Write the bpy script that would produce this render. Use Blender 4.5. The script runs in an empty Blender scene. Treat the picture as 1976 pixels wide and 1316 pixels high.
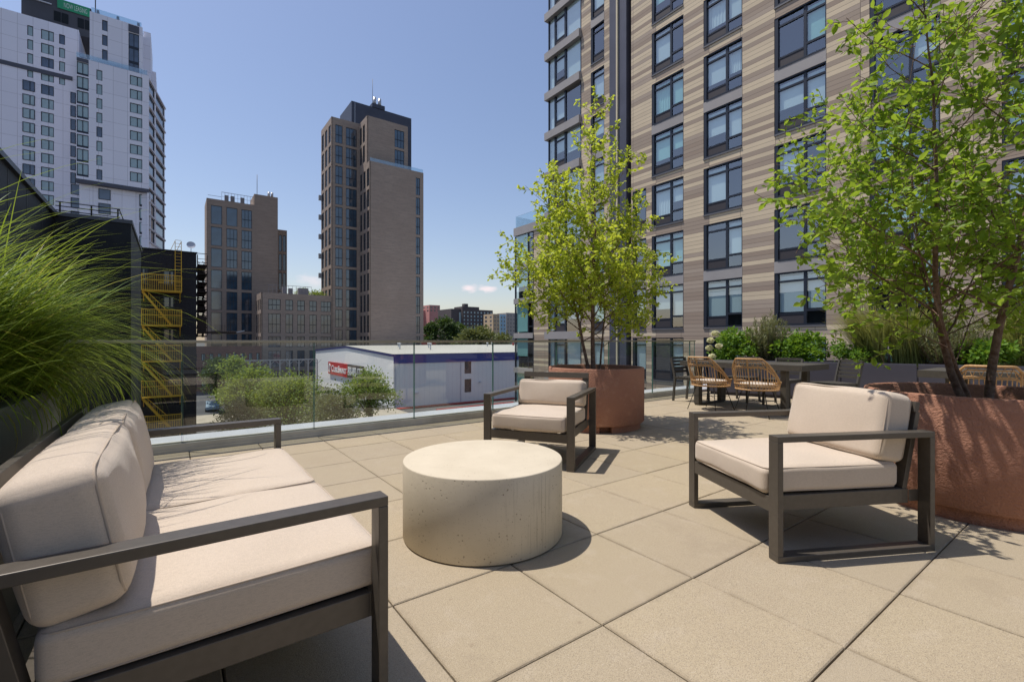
import bpy, bmesh, math, random
import numpy as np
from mathutils import Vector, Matrix
R = math.radians
TH = 0.6307                     # angle of the terrace / street grid
CT, ST = math.cos(TH), math.sin(TH)
EYE = 1.108
F = 898.0
sc = bpy.context.scene

# ------------------------------------------------------------------ camera
cam_d = bpy.data.cameras.new('camera'); cam = bpy.data.objects.new('camera', cam_d)
sc.collection.objects.link(cam); sc.camera = cam
cam.location = (0, 0, EYE); cam.rotation_euler = (R(90), 0, 0)
cam_d.sensor_width = 36; cam_d.lens = 36 * F / 1976; cam_d.shift_y = -1.0 / 1976
cam_d.clip_start = 0.05; cam_d.clip_end = 6000

# ------------------------------------------------------------------ light
SUN = Vector((-0.385, 0.07, 1.0)).normalized()
world = bpy.data.worlds.new('World'); sc.world = world; world.use_nodes = True
wt = world.node_tree; wt.nodes.clear()
wo = wt.nodes.new('ShaderNodeOutputWorld'); bg = wt.nodes.new('ShaderNodeBackground')
sky = wt.nodes.new('ShaderNodeTexSky'); sky.sky_type = 'NISHITA'; sky.sun_disc = False
sky.sun_elevation = math.asin(SUN.z); sky.sun_rotation = math.atan2(SUN.x, SUN.y)
sky.air_density = 1.25; sky.dust_density = 0.9; sky.ozone_density = 3.0; sky.altitude = 0
bg.inputs[1].default_value = 0.118
# thin fair-weather clouds low over the skyline
tcw = wt.nodes.new('ShaderNodeTexCoord')
def vm(op, a, b=None):
    n = wt.nodes.new('ShaderNodeVectorMath'); n.operation = op
    wt.links.new(a, n.inputs[0])
    if b is not None: n.inputs[1].default_value = b
    return n
def mth(nt, op, a, b=None, clamp=False):
    n = nt.nodes.new('ShaderNodeMath'); n.operation = op; n.use_clamp = clamp
    for i, x in enumerate((a, b)):
        if x is None: continue
        if isinstance(x, (int, float)): n.inputs[i].default_value = x
        else: nt.links.new(x, n.inputs[i])
    return n.outputs[0]
cn = wt.nodes.new('ShaderNodeTexNoise'); cn.inputs['Scale'].default_value = 38; cn.inputs['Detail'].default_value = 6
mpw = wt.nodes.new('ShaderNodeMapping'); mpw.inputs['Scale'].default_value = (1, 1, 2.6)
wt.links.new(tcw.outputs['Generated'], mpw.inputs[0]); wt.links.new(mpw.outputs[0], cn.inputs['Vector'])
tot = None
for (cx, cz, sx, sz, k) in ((-0.093, .1125, .019, .0085, 1.0), (-0.052, .1115, .021, .008, .9), (-.425, .128, .03, .012, .45), (-.35, .30, .05, .03, .0)):
    d = Vector((cx, 1, cz)).normalized()
    s = vm('SUBTRACT', tcw.outputs['Generated'], d)
    m = vm('MULTIPLY', s.outputs[0], (1 / sx, 1 / max(sx, .02), 1 / sz))
    l = wt.nodes.new('ShaderNodeVectorMath'); l.operation = 'LENGTH'; wt.links.new(m.outputs[0], l.inputs[0])
    v = mth(wt, 'SUBTRACT', 1.15, l.outputs['Value']); 
    v = mth(wt, 'ADD', v, mth(wt, 'MULTIPLY', mth(wt, 'SUBTRACT', cn.outputs[0], .5), 2.4))
    v = mth(wt, 'MULTIPLY', v, k * 1.0, clamp=True)
    tot = v if tot is None else mth(wt, 'MAXIMUM', tot, v)
mixw = wt.nodes.new('ShaderNodeMixRGB'); mixw.inputs[2].default_value = (7.4, 6.9, 7.0, 1)
wt.links.new(mth(wt, 'MULTIPLY', tot, .75), mixw.inputs[0]); wt.links.new(sky.outputs[0], mixw.inputs[1])
tw = wt.nodes.new('ShaderNodeMixRGB'); tw.blend_type = 'MULTIPLY'; tw.inputs[0].default_value = 1; tw.inputs[2].default_value = (1.07, .96, .97, 1)
wt.links.new(mixw.outputs[0], tw.inputs[1]); wt.links.new(tw.outputs[0], bg.inputs[0]); wt.links.new(bg.outputs[0], wo.inputs[0])
sl = bpy.data.lights.new('sun', 'SUN'); sun = bpy.data.objects.new('sun', sl); sc.collection.objects.link(sun)
sl.energy = 3.8; sl.angle = R(0.5); sl.color = (1.0, 0.93, 0.84)
sun.rotation_euler = SUN.to_track_quat('Z', 'Y').to_euler(); sun.location = (-20, 4, 60)
sc.view_settings.view_transform = 'Standard'; sc.view_settings.look = 'None'
sc.view_settings.exposure = 0.22; sc.view_settings.gamma = 1
sc.cycles.max_bounces = 10; sc.cycles.transparent_max_bounces = 24
sc.cycles.caustics_reflective = False; sc.cycles.caustics_refractive = False

# ------------------------------------------------------------------ materials
MAT = {}
def mat(name, col=(.5, .5, .5), rough=.6, metal=0., spec=.5, noise=None, bump=None, col2=None, coord='Object'):
    """noise=(scale, amount[, detail]) mixes col->col2 ; bump=(scale, strength[, dist])"""
    if name in MAT: return MAT[name]
    m = bpy.data.materials.new(name); m.use_nodes = True; nt = m.node_tree
    p = nt.nodes['Principled BSDF']; p.inputs['Base Color'].default_value = (*col, 1)
    p.inputs['Roughness'].default_value = rough; p.inputs['Metallic'].default_value = metal
    p.inputs['Specular IOR Level'].default_value = spec
    tc = nt.nodes.new('ShaderNodeTexCoord')
    if noise:
        n = nt.nodes.new('ShaderNodeTexNoise'); n.inputs['Scale'].default_value = noise[0]
        n.inputs['Detail'].default_value = noise[2] if len(noise) > 2 else 4
        nt.links.new(tc.outputs[coord], n.inputs['Vector'])
        mx = nt.nodes.new('ShaderNodeMixRGB'); mx.inputs[1].default_value = (*col, 1)
        c2 = col2 or tuple(c * (1 - noise[1]) for c in col); mx.inputs[2].default_value = (*c2, 1)
        rm = nt.nodes.new('ShaderNodeMapRange'); rm.inputs[1].default_value = .35; rm.inputs[2].default_value = .65
        nt.links.new(n.outputs[0], rm.inputs[0]); nt.links.new(rm.outputs[0], mx.inputs[0])
        nt.links.new(mx.outputs[0], p.inputs['Base Color'])
    if bump:
        n = nt.nodes.new('ShaderNodeTexNoise'); n.inputs['Scale'].default_value = bump[0]; n.inputs['Detail'].default_value = 3
        nt.links.new(tc.outputs[coord], n.inputs['Vector'])
        b = nt.nodes.new('ShaderNodeBump'); b.inputs['Strength'].default_value = bump[1]
        b.inputs['Distance'].default_value = bump[2] if len(bump) > 2 else .01
        nt.links.new(n.outputs[0], b.inputs['Height']); nt.links.new(b.outputs[0], p.inputs['Normal'])
    MAT[name] = m; return m

class NT:
    """small node-graph helper"""
    def __init__(s, name, rough=.7, spec=.4):
        s.m = bpy.data.materials.new(name); s.m.use_nodes = True; s.nt = s.m.node_tree
        s.p = s.nt.nodes['Principled BSDF']; s.p.inputs['Roughness'].default_value = rough
        s.p.inputs['Specular IOR Level'].default_value = spec
        s.tc = s.nt.nodes.new('ShaderNodeTexCoord').outputs['Object']; MAT[name] = s.m
    def n(s, t, **kw):
        x = s.nt.nodes.new(t)
        for k, v in kw.items():
            if k.startswith('_'): setattr(x, k[1:], v)
            else: s.set(x.inputs[k.replace('__', ' ')], v)
        return x
    def set(s, inp, v):
        if hasattr(v, 'is_output'): s.nt.links.new(v, inp)
        elif isinstance(v, tuple) and inp.type == 'RGBA': inp.default_value = (*v, 1)
        else: inp.default_value = v
    def math(s, op, a, b=0., c=None, clamp=False):
        x = s.nt.nodes.new('ShaderNodeMath'); x.operation = op; x.use_clamp = clamp
        s.set(x.inputs[0], a); s.set(x.inputs[1], b)
        if c is not None: s.set(x.inputs[2], c)
        return x.outputs[0]
    def mix(s, f, a, b, mode='MIX'):
        x = s.nt.nodes.new('ShaderNodeMixRGB'); x.blend_type = mode
        s.set(x.inputs[0], f); s.set(x.inputs[1], a); s.set(x.inputs[2], b); return x.outputs[0]
    def rng(s, v, a, b, c=0., d=1.):
        x = s.nt.nodes.new('ShaderNodeMapRange'); s.set(x.inputs[0], v)
        for i, q in enumerate((a, b, c, d)): x.inputs[i + 1].default_value = q
        return x.outputs[0]
    def map(s, scale=(1, 1, 1), loc=(0, 0, 0), v=None):
        x = s.nt.nodes.new('ShaderNodeMapping'); x.inputs['Scale'].default_value = scale; x.inputs['Location'].default_value = loc
        s.nt.links.new(v or s.tc, x.inputs[0]); return x.outputs[0]
    def noise(s, scale, detail=4, v=None, rough=.5):
        x = s.n('ShaderNodeTexNoise', Scale=float(scale), Detail=float(detail), Roughness=rough); s.nt.links.new(v or s.tc, x.inputs['Vector']); return x.outputs[0]
    def xyz(s, v=None):
        x = s.nt.nodes.new('ShaderNodeSeparateXYZ'); s.nt.links.new(v or s.tc, x.inputs[0]); return x.outputs
    def comb(s, x, y, z=0.):
        c = s.nt.nodes.new('ShaderNodeCombineXYZ')
        for i, q in enumerate((x, y, z)): s.set(c.inputs[i], q)
        return c.outputs[0]
    def white(s, v):
        x = s.nt.nodes.new('ShaderNodeTexWhiteNoise'); x.noise_dimensions = '3D'; s.nt.links.new(v, x.inputs['Vector']); return x.outputs['Value']
    def ramp(s, v, stops, const=False):
        x = s.nt.nodes.new('ShaderNodeValToRGB'); x.color_ramp.interpolation = 'CONSTANT' if const else 'LINEAR'
        e = x.color_ramp.elements
        while len(e) < len(stops): e.new(.5)
        for q, (pos, c) in zip(e, stops): q.position = pos; q.color = (*c, 1)
        s.nt.links.new(v, x.inputs[0]); return x.outputs[0]
    def bump(s, h, strength=.3, dist=.01):
        x = s.n('ShaderNodeBump', Strength=strength, Distance=dist, Height=h); s.nt.links.new(x.outputs[0], s.p.inputs['Normal'])
    def base(s, c): s.set(s.p.inputs['Base Color'], c)

# pavers: local coordinates run along the joints
g = NT('paver_concrete', .85, .25)
x, y, z = g.xyz()
iu = g.math('FLOOR', g.math('DIVIDE', x, .61)); iv = g.math('FLOOR', g.math('DIVIDE', y, .61))
tile = g.white(g.comb(iu, iv, 3.0)); tile2 = g.white(g.comb(iu, iv, 9.0))
c = g.mix(tile, (.42, .348, .232), (.385, .322, .224))
c = g.mix(g.math('MULTIPLY', tile2, .6), c, (.455, .38, .27))
c = g.mix(g.rng(g.noise(1.7, 5), .4, .7, 0, .42), c, (.40, .33, .24))
c = g.mix(g.rng(g.noise(6.5, 5), .55, .75, 0, .3), c, (.52, .45, .36))
c = g.mix(g.rng(g.noise(.9, 6, rough=.65), .52, .68, 0, .35), c, (.36, .29, .2))
c = g.mix(g.rng(g.noise(22, 3, g.map(loc=(9, 2, 0))), .70, .76, 0, .5), c, (.25, .19, .13))
spk = g.noise(330, 2); c = g.mix(g.rng(spk, .52, .66, 0, .75), c, (.17, .14, .105))
c = g.mix(g.rng(g.noise(210, 2, g.map(loc=(5, 5, 5))), .60, .72, 0, .5), c, (.62, .56, .46))
fx = g.math('FRACT', g.math('DIVIDE', x, .61)); fy = g.math('FRACT', g.math('DIVIDE', y, .61))
ed = g.math('MINIMUM', g.math('MINIMUM', fx, g.math('SUBTRACT', 1.0, fx)), g.math('MINIMUM', fy, g.math('SUBTRACT', 1.0, fy)))
dirt = g.math('MULTIPLY', g.rng(ed, .045, .0), g.rng(g.noise(5, 5, rough=.7), .42, .66)); c = g.mix(g.math('MULTIPLY', dirt, .55), c, (.20, .16, .11))
c = g.mix(g.math('MULTIPLY', g.rng(tile2, .62, .9), .35), c, (.34, .29, .215))
c = g.mix(g.rng(g.noise(2.6, 7, g.map(loc=(3, 8, 1)), rough=.7), .58, .66, 0, .22), c, (.27, .22, .16))
g.base(c); g.bump(g.math('ADD', spk, g.math('MULTIPLY', g.noise(90, 3), .7)), .45, .004)

g = NT('drum_concrete', .75, .3)
c = g.mix(g.rng(g.noise(4, 6), .35, .7), (.63, .56, .435), (.55, .485, .37))
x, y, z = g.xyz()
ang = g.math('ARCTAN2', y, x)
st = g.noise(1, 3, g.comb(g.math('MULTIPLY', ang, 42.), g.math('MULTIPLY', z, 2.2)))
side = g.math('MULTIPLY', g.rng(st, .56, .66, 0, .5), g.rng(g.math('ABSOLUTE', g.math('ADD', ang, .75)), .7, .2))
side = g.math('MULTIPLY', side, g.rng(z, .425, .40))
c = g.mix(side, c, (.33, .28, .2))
vo = g.n('ShaderNodeTexVoronoi', Scale=46.0, Vector=g.tc); rnd = g.n('ShaderNodeSeparateColor', Color=vo.outputs['Color'])
pit = g.math('MULTIPLY', g.rng(vo.outputs['Distance'], .22, .12), g.rng(rnd.outputs[0], .50, .54))
vo2 = g.n('ShaderNodeTexVoronoi', Scale=120.0, Vector=g.tc); rnd2 = g.n('ShaderNodeSeparateColor', Color=vo2.outputs['Color'])
pit2 = g.math('MULTIPLY', g.rng(vo2.outputs['Distance'], .25, .15), g.rng(rnd2.outputs[0], .66, .70))
pit = g.math('MAXIMUM', g.math('MULTIPLY', pit, g.rng(g.noise(9, 3), .42, .55)), g.math('MULTIPLY', pit2, .7))
pit = g.math('MULTIPLY', pit, g.rng(z, .432, .42, .35, 1.))
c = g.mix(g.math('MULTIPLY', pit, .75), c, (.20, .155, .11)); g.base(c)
g.bump(g.math('SUBTRACT', g.math('MULTIPLY', g.noise(60, 4), .3), pit), .5, .003)

def fabric(name, a, b):
    g = NT(name, .92, .15)
    x, y, z = g.xyz()
    w = g.math('MULTIPLY', g.math('SINE', g.math('MULTIPLY', g.math('ADD', x, y), 2300.)), g.math('SINE', g.math('MULTIPLY', g.math('ADD', z, g.math('SUBTRACT', x, y)), 2300.)))
    c = g.mix(g.rng(g.noise(3.0, 4), .35, .7), a, b)
    c = g.mix(g.rng(g.noise(1, 3, g.map((420, 70, 420))), .45, .7, 0, .5), c, tuple(q * .72 for q in a))
    c = g.mix(g.rng(g.noise(1, 3, g.map((70, 420, 420))), .45, .7, 0, .45), c, tuple(q * 1.15 for q in a))
    g.base(c)
    wr = g.noise(5.0, 3); g.p.inputs['Sheen Weight'].default_value = .25
    g.bump(g.math('ADD', g.math('MULTIPLY', w, .10), g.math('ADD', g.math('MULTIPLY', wr, 3.0), g.math('MULTIPLY', g.noise(240, 2), .25))), .38, .004)
    return g.m
FAB = fabric('cushion_fabric', (.61, .515, .415), (.57, .48, .385))
PIPE = mat('cushion_seam', (.47, .39, .31), .9)
FRAME = mat('taupe_metal', (.11, .096, .08), .42, .25, .45, noise=(40, .12), bump=(900, .08, .001))
TABLEM = mat('grey_table_metal', (.085, .078, .066), .5, .1, .4, noise=(25, .15))
g = NT('terracotta', .78, .3)
c = g.mix(g.rng(g.noise(2.2, 5), .35, .68), (.39, .195, .128), (.335, .162, .108))
c = g.mix(g.rng(g.noise(14, 5), .55, .75, 0, .35), c, (.50, .30, .215)); g.base(c)
hb = g.noise(62, 3, rough=.6); g.bump(g.math('ADD', hb, g.math('MULTIPLY', g.noise(140, 2), .3)), .9, .012)
TERRA = g.m
SOIL = mat('potting_soil', (.05, .038, .028), .95, noise=(30, .6), bump=(60, 1, .03))
SLATE = mat('slate_metal_planter', (.085, .083, .105), .5, .2, .4, noise=(1.5, .12, 5))
BLACKP = mat('black_panel', (.018, .021, .023), .55, 0, .3, noise=(3, .25))
BLACKW = mat('black_painted_brick', (.034, .033, .038), .8, 0, .25, noise=(8, .3), bump=(14, .5, .03))
YEL = mat('yellow_paint', (.85, .50, .04), .55, 0, .4, noise=(12, .25))
RUST = mat('dark_rusted_iron', (.03, .018, .014), .7, .3)
WHITEM = mat('light_grey_coping', (.56, .58, .62), .45, .2, .5, noise=(3, .12))
CAP = mat('bronze_handrail', (.30, .28, .225), .38, .5, .5)
SHOE = mat('champagne_base_channel', (.58, .56, .50), .55, .1, .5, noise=(4, .2))
RAT = mat('natural_rattan', (.58, .35, .16), .5, 0, .4, noise=(40, .25))
BLK = mat('black_metal', (.012, .012, .012), .45, .2, .4)
STEEL = mat('galvanised_steel', (.42, .43, .45), .4, .6)
BARK = mat('tree_bark', (.13, .075, .052), .85, 0, .2, noise=(30, .5, 6), col2=(.24, .17, .13), bump=(60, .8, .01))
GROUND = mat('asphalt', (.12, .12, .12), .9, 0, .2, noise=(.12, .3, 6), col2=(.08, .08, .085))
SIDEW = mat('pavement_concrete', (.42, .37, .30), .9, 0, .2, noise=(.8, .2))
REDK = mat('red_paint', (.40, .035, .03), .7, noise=(2, .3))
CURT = mat('white_curtain', (.86, .90, .90), .9, 0, .1)
DARKIN = mat('dark_interior', (.02, .025, .03), .9, 0, .1)
WMET = mat('window_frame_navy', (.022, .028, .042), .4, .3, .5)
LOUV = mat('dark_louver', (.045, .04, .045), .6, .2)
GREYP = mat('grey_slab_panel', (.36, .34, .33), .6, 0, .3, noise=(.6, .12))
NAVYP = mat('slate_blue_cladding', (.085, .09, .125), .5, .1, .4, noise=(.7, .2))
CREAM = mat('cream_fin', (.60, .52, .36), .6)

def glassmat(name, tint, k=1.0, rough=0.0, base=.06):
    if name in MAT: return MAT[name]
    m = bpy.data.materials.new(name); m.use_nodes = True; nt = m.node_tree; nt.nodes.clear()
    o = nt.nodes.new('ShaderNodeOutputMaterial'); tr = nt.nodes.new('ShaderNodeBsdfTransparent'); gl = nt.nodes.new('ShaderNodeBsdfGlossy')
    tr.inputs[0].default_value = (*tint, 1); gl.inputs['Roughness'].default_value = rough; gl.inputs[0].default_value = (1, 1, 1, 1)
    gi = nt.nodes.new('ShaderNodeNewGeometry'); dt = nt.nodes.new('ShaderNodeVectorMath'); dt.operation = 'DOT_PRODUCT'
    nt.links.new(gi.outputs['Incoming'], dt.inputs[0]); nt.links.new(gi.outputs['Normal'], dt.inputs[1])
    q = mth(nt, 'SUBTRACT', 1.0, mth(nt, 'ABSOLUTE', dt.outputs['Value']), True)          # thin-pane reflectance, the same from both sides
    q = mth(nt, 'MULTIPLY', mth(nt, 'ADD', mth(nt, 'MULTIPLY', mth(nt, 'POWER', q, 5.0), 1 - base), base), k, True)
    mx = nt.nodes.new('ShaderNodeMixShader'); nt.links.new(q, mx.inputs[0])
    nt.links.new(tr.outputs[0], mx.inputs[1]); nt.links.new(gl.outputs[0], mx.inputs[2]); nt.links.new(mx.outputs[0], o.inputs[0])
    MAT[name] = m; return m
GLASS = glassmat('clear_railing_glass', (.93, .96, .94), .9)
GEDGE = mat('green_glass_edge', (.10, .22, .19), .2, 0, .6)
WGLASS = glassmat('window_glass', (.83, .94, .97), 1.4, .01, .17)
def farglass(name, col, k=.5):
    g = NT(name, .08, .5)
    c = g.mix(g.rng(g.noise(.35, 2), .4, .65), col, tuple(q * .55 for q in col)); g.base(c)
    g.p.inputs['Specular IOR Level'].default_value = k * 2; g.p.inputs['Roughness'].default_value = .06
    return g.m
FG_BLUE = farglass('blue_tower_glass', (.035, .075, .12), .7)
FG_DARK = farglass('dark_tower_glass', (.022, .04, .06), .6)
FG_TEAL = mat('glass_with_shades', (.36, .48, .51), .12, 0, .6, noise=(.9, .12))
FG_NAVY = farglass('navy_tower_glass', (.07, .10, .16), .6)

def brick(name, a, b, c_, mort):
    g = NT(name, .88, .2)
    x, y, z = g.xyz()
    v = g.comb(g.math('ADD', x, y), z)
    br = g.n('ShaderNodeTexBrick', Vector=v, Scale=1.0, Color1=a, Color2=b, Mortar=mort); br.inputs['Brick Width'].default_value = .6; br.inputs['Row Height'].default_value = .2
    br.inputs['Mortar Size'].default_value = .02; br.inputs['Bias'].default_value = 0.
    row = g.noise(1, 4, g.comb(g.math('MULTIPLY', g.math('ADD', x, y), .25), g.math('MULTIPLY', z, 2.4)))
    c = g.mix(g.rng(row, .45, .68, 0, .75), br.outputs['Color'], c_)
    c = g.mix(g.rng(g.noise(.12, 4), .4, .7, 0, .35), c, tuple(q * .75 for q in a)); g.base(c); return g.m
BRICK = brick('brown_brick', (.34, .265, .215), (.27, .215, .18), (.40, .32, .26), (.36, .32, .28))
BRICKD = brick('dark_grey_brick', (.10, .085, .085), (.08, .068, .07), (.12, .10, .1), (.12, .11, .11))
BRICKP = brick('pink_brick', (.52, .23, .20), (.48, .21, .19), (.55, .27, .24), (.5, .3, .27))
BRICKY = brick('tan_brick', (.50, .38, .24), (.46, .35, .22), (.55, .43, .28), (.5, .4, .3))

g = NT('striped_terracotta_cladding', .75, .3)       # long flat boards in three colours
x, y, z = g.xyz()
rowh = 3.0 / 14
row = g.math('FLOOR', g.math('DIVIDE', g.math('ADD', z, 30.), rowh)); run = g.math('FLOOR', g.math('DIVIDE', g.math('ADD', y, 40.), 3.36))
seg = g.white(g.comb(row, run, 1.)); rowr = g.white(g.comb(row, 7., 2.))
pick = g.math('ADD', g.math('MULTIPLY', rowr, .66), g.math('MULTIPLY', seg, .34))
c = g.ramp(pick, [(0, (.34, .265, .205)), (.30, (.62, .51, .36)), (.42, (.37, .295, .23)), (.56, (.66, .545, .385)), (.74, (.42, .34, .27))], True)
fz = g.math('FRACT', g.math('DIVIDE', g.math('ADD', z, 30.), rowh)); fy = g.math('FRACT', g.math('DIVIDE', g.math('ADD', y, 40.), 1.68))
j = g.math('MAXIMUM', g.rng(fz, .09, .05), g.rng(fy, .016, .008))
c = g.mix(g.math('MULTIPLY', j, .8), c, (.05, .04, .04))
c = g.mix(g.rng(g.noise(.8, 5), .4, .7, 0, .15), c, (.3, .25, .2)); g.base(c); STRIPE = g.m

g = NT('white_metal_panel', .5, .3)
x, y, z = g.xyz(); h = g.math('ADD', x, y)
fz = g.math('FRACT', g.math('DIVIDE', g.math('ADD', z, 30.), 3.05)); fx = g.math('FRACT', g.math('DIVIDE', g.math('ADD', h, 300.), 2.4))
j = g.math('MAXIMUM', g.rng(fz, .035, .02), g.rng(fx, .04, .025))
c = g.mix(g.white(g.comb(g.math('FLOOR', g.math('DIVIDE', g.math('ADD', h, 300.), 2.4)), g.math('FLOOR', g.math('DIVIDE', g.math('ADD', z, 30.), 3.05)))), (.80, .80, .88), (.76, .76, .84))
g.base(g.mix(g.math('MULTIPLY', j, .45), c, (.25, .24, .27))); WPANEL = g.m
g = NT('corrugated_white_siding', .5, .3)
x, y, z = g.xyz(); h = g.math('ADD', x, y); fx = g.math('FRACT', g.math('DIVIDE', h, .9))
g.base(g.mix(g.math('MULTIPLY', g.rng(fx, .2, .1), .4), (.88, .86, .86), (.74, .72, .74))); SIDING = g.m
NAVYT = mat('royal_blue_trim', (.035, .05, .28), .4)
ROOFC = mat('cream_metal_roof', (.55, .52, .46), .6, 0, .3, noise=(.05, .15))
SIGNR = mat('sign_red', (.55, .03, .03), .4); SIGNG = mat('sign_green', (.02, .27, .13), .6); SIGND = mat('sign_charcoal', (.06, .055, .055), .5)
LETW = mat('sign_white', (.82, .82, .82), .5)

def leafmat(name, a, b, trans=.42, rough=.5, straw=0.):
    g = NT(name, rough, .35)
    gi = g.nt.nodes.new('ShaderNodeNewGeometry')
    c = g.mix(gi.outputs['Random Per Island'], a, b)
    if straw: c = g.mix(g.math('GREATER_THAN', g.math('FRACT', g.math('MULTIPLY', gi.outputs['Random Per Island'], 37.0)), 1 - straw), c, (.42, .33, .14))
    g.base(c)
    tr = g.nt.nodes.new('ShaderNodeBsdfTranslucent'); g.nt.links.new(g.mix(.5, c, (min(1, b[0] * 2.0), min(1, b[1] * 1.7), b[2] * .6)), tr.inputs[0])
    mx = g.nt.nodes.new('ShaderNodeMixShader'); mx.inputs[0].default_value = trans
    out = [n for n in g.nt.nodes if n.type == 'OUTPUT_MATERIAL'][0]
    g.nt.links.new(g.p.outputs[0], mx.inputs[1]); g.nt.links.new(tr.outputs[0], mx.inputs[2]); g.nt.links.new(mx.outputs[0], out.inputs[0])
    return g.m
LEAF_L = leafmat('lime_green_leaf', (.29, .42, .04), (.46, .56, .10), .5)
LEAF_M = leafmat('mid_green_leaf', (.14, .27, .03), (.28, .42, .065), .5)
LEAF_B = leafmat('bush_leaf', (.09, .20, .02), (.17, .30, .04), .4)
LEAF_S = leafmat('street_leaf', (.14, .23, .04), (.24, .32, .07), .4)
LEAF_D = leafmat('dark_far_leaf', (.035, .075, .022), (.07, .12, .03), .3)
LEAF_O = leafmat('olive_far_leaf', (.11, .14, .05), (.16, .19, .07), .3)
NEEDLE = leafmat('grey_green_needle', (.14, .17, .07), (.22, .24, .11), .3)
BLADE = leafmat('grass_blade', (.08, .18, .02), (.27, .38, .08), .45, .4, .07)
BLADE2 = leafmat('pale_grass_blade', (.15, .21, .06), (.32, .37, .15), .4, .45, .10)
PETAL = leafmat('cream_petal', (.68, .66, .45), (.80, .78, .62), .4)

# ------------------------------------------------------------------ mesh helpers
def W(u, v, z=0.): return Vector((u * CT - v * ST, u * ST + v * CT, z))
def rr(x): return (x - 988) / F
def uP(x, V): r = rr(x); return V * (r * CT + ST) / (CT - r * ST)
def vP(x, U): r = rr(x); return U * (CT - r * ST) / (r * CT + ST)
def zV(x, y, V): return EYE + (657 - y) / F * V / (CT - rr(x) * ST)
def zU(x, y, U): return EYE + (657 - y) / F * U / (rr(x) * CT + ST)

class MB:
    def __init__(s): s.v = []; s.f = []; s.mi = []; s.cur = 0; s.sm = []; s.smooth = False
    def add(s, vs, fs):
        b = len(s.v); s.v += [tuple(q) for q in vs]
        for f in fs: s.f.append(tuple(b + i for i in f)); s.mi.append(s.cur); s.sm.append(s.smooth)
        return s
    def box(s, x0, x1, y0, y1, z0, z1, M=None):
        if x0 > x1: x0, x1 = x1, x0
        if y0 > y1: y0, y1 = y1, y0
        if z0 > z1: z0, z1 = z1, z0
        vs = [Vector(q) for q in ((x0, y0, z0), (x1, y0, z0), (x1, y1, z0), (x0, y1, z0), (x0, y0, z1), (x1, y0, z1), (x1, y1, z1), (x0, y1, z1))]
        if M is not None: vs = [M @ q for q in vs]
        return s.add(vs, [(0, 3, 2, 1), (4, 5, 6, 7), (0, 1, 5, 4), (1, 2, 6, 5), (2, 3, 7, 6), (3, 0, 4, 7)])
    def bar(s, a, b, w, t, up=(0, 0, 1)):
        """rectangular bar from a to b: w across, t along 'up'"""
        a = Vector(a); b = Vector(b); d = (b - a); L = d.length; d.normalize(); up = Vector(up)
        sx = d.cross(up).normalized(); uz = sx.cross(d).normalized()
        M = Matrix((sx, d, uz)).transposed().to_4x4(); M.translation = a
        return s.box(-w / 2, w / 2, 0, L, -t / 2, t / 2, M)
    def quad(s, a, b, c, d): return s.add([a, b, c, d], [(0, 1, 2, 3)])
    def tube(s, pts, r, n=6, caps=True, closed=False):
        pts = [Vector(p) for p in pts]; N = len(pts); rs = r if isinstance(r, (list, tuple)) else [r] * N
        vs = []; prev = None
        for i, p in enumerate(pts):
            if closed: t = pts[(i + 1) % N] - pts[i - 1]
            else: t = pts[min(i + 1, N - 1)] - pts[max(i - 1, 0)]
            t.normalize()
            if prev is None: a = Vector((0, 0, 1)) if abs(t.z) < .9 else Vector((1, 0, 0)); x = a.cross(t).normalized()
            else: x = (prev - t * prev.dot(t)).normalized()
            prev = x; yv = t.cross(x)
            for k in range(n): q = 2 * math.pi * k / n; vs.append(p + (x * math.cos(q) + yv * math.sin(q)) * rs[i])
        fs = []
        for i in range(N if closed else N - 1):
            j = (i + 1) % N
            for k in range(n): fs.append((i * n + k, i * n + (k + 1) % n, j * n + (k + 1) % n, j * n + k))
        if caps and not closed: fs += [tuple(range(n))[::-1], tuple((N - 1) * n + k for k in range(n))]
        o = s.smooth; s.smooth = True; s.add(vs, fs); s.smooth = o; return s
    def lathe(s, prof, n=64, M=None):
        vs = []
        for (r_, z_) in prof:
            for k in range(n): q = 2 * math.pi * k / n; vs.append(Vector((r_ * math.cos(q), r_ * math.sin(q), z_)))
        if M is not None: vs = [M @ q for q in vs]
        fs = []
        for i in range(len(prof) - 1):
            for k in range(n): fs.append((i * n + k, i * n + (k + 1) % n, (i + 1) * n + (k + 1) % n, (i + 1) * n + k))
        return s.add(vs, fs)
    def mesh(s, name, mats):
        me = bpy.data.meshes.new(name); me.from_pydata(s.v, [], s.f)
        for m in (mats if isinstance(mats, (list, tuple)) else [mats]): me.materials.append(m)
        me.polygons.foreach_set('material_index', s.mi); me.polygons.foreach_set('use_smooth', s.sm); me.update(); return me
    def build(s, name, mats, parent=None, bevel=0., loc=None, rz=None, seg=2):
        me = s.mesh(name, mats)
        if bevel:
            bm = bmesh.new(); bm.from_mesh(me)
            ed = [e for e in bm.edges if len(e.link_faces) == 2 and e.calc_face_angle(0) > .6]
            bmesh.ops.bevel(bm, geom=ed, offset=bevel, segments=seg, profile=.5, affect='EDGES', clamp_overlap=True)
            bm.to_mesh(me); bm.free()
        return obj(name, me, parent, loc, rz)
def obj(name, me, parent=None, loc=None, rz=None):
    o = bpy.data.objects.new(name, me); sc.collection.objects.link(o)
    if parent is not None: o.parent = parent
    if loc is not None: o.location = loc
    if rz is not None: o.rotation_euler = (0, 0, rz)
    return o
def tag(o, label=None, cat=None, group=None, kind=None):
    if label: o['label'] = label
    if cat: o['category'] = cat
    if group: o['group'] = group
    if kind: o['kind'] = kind
    return o
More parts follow.
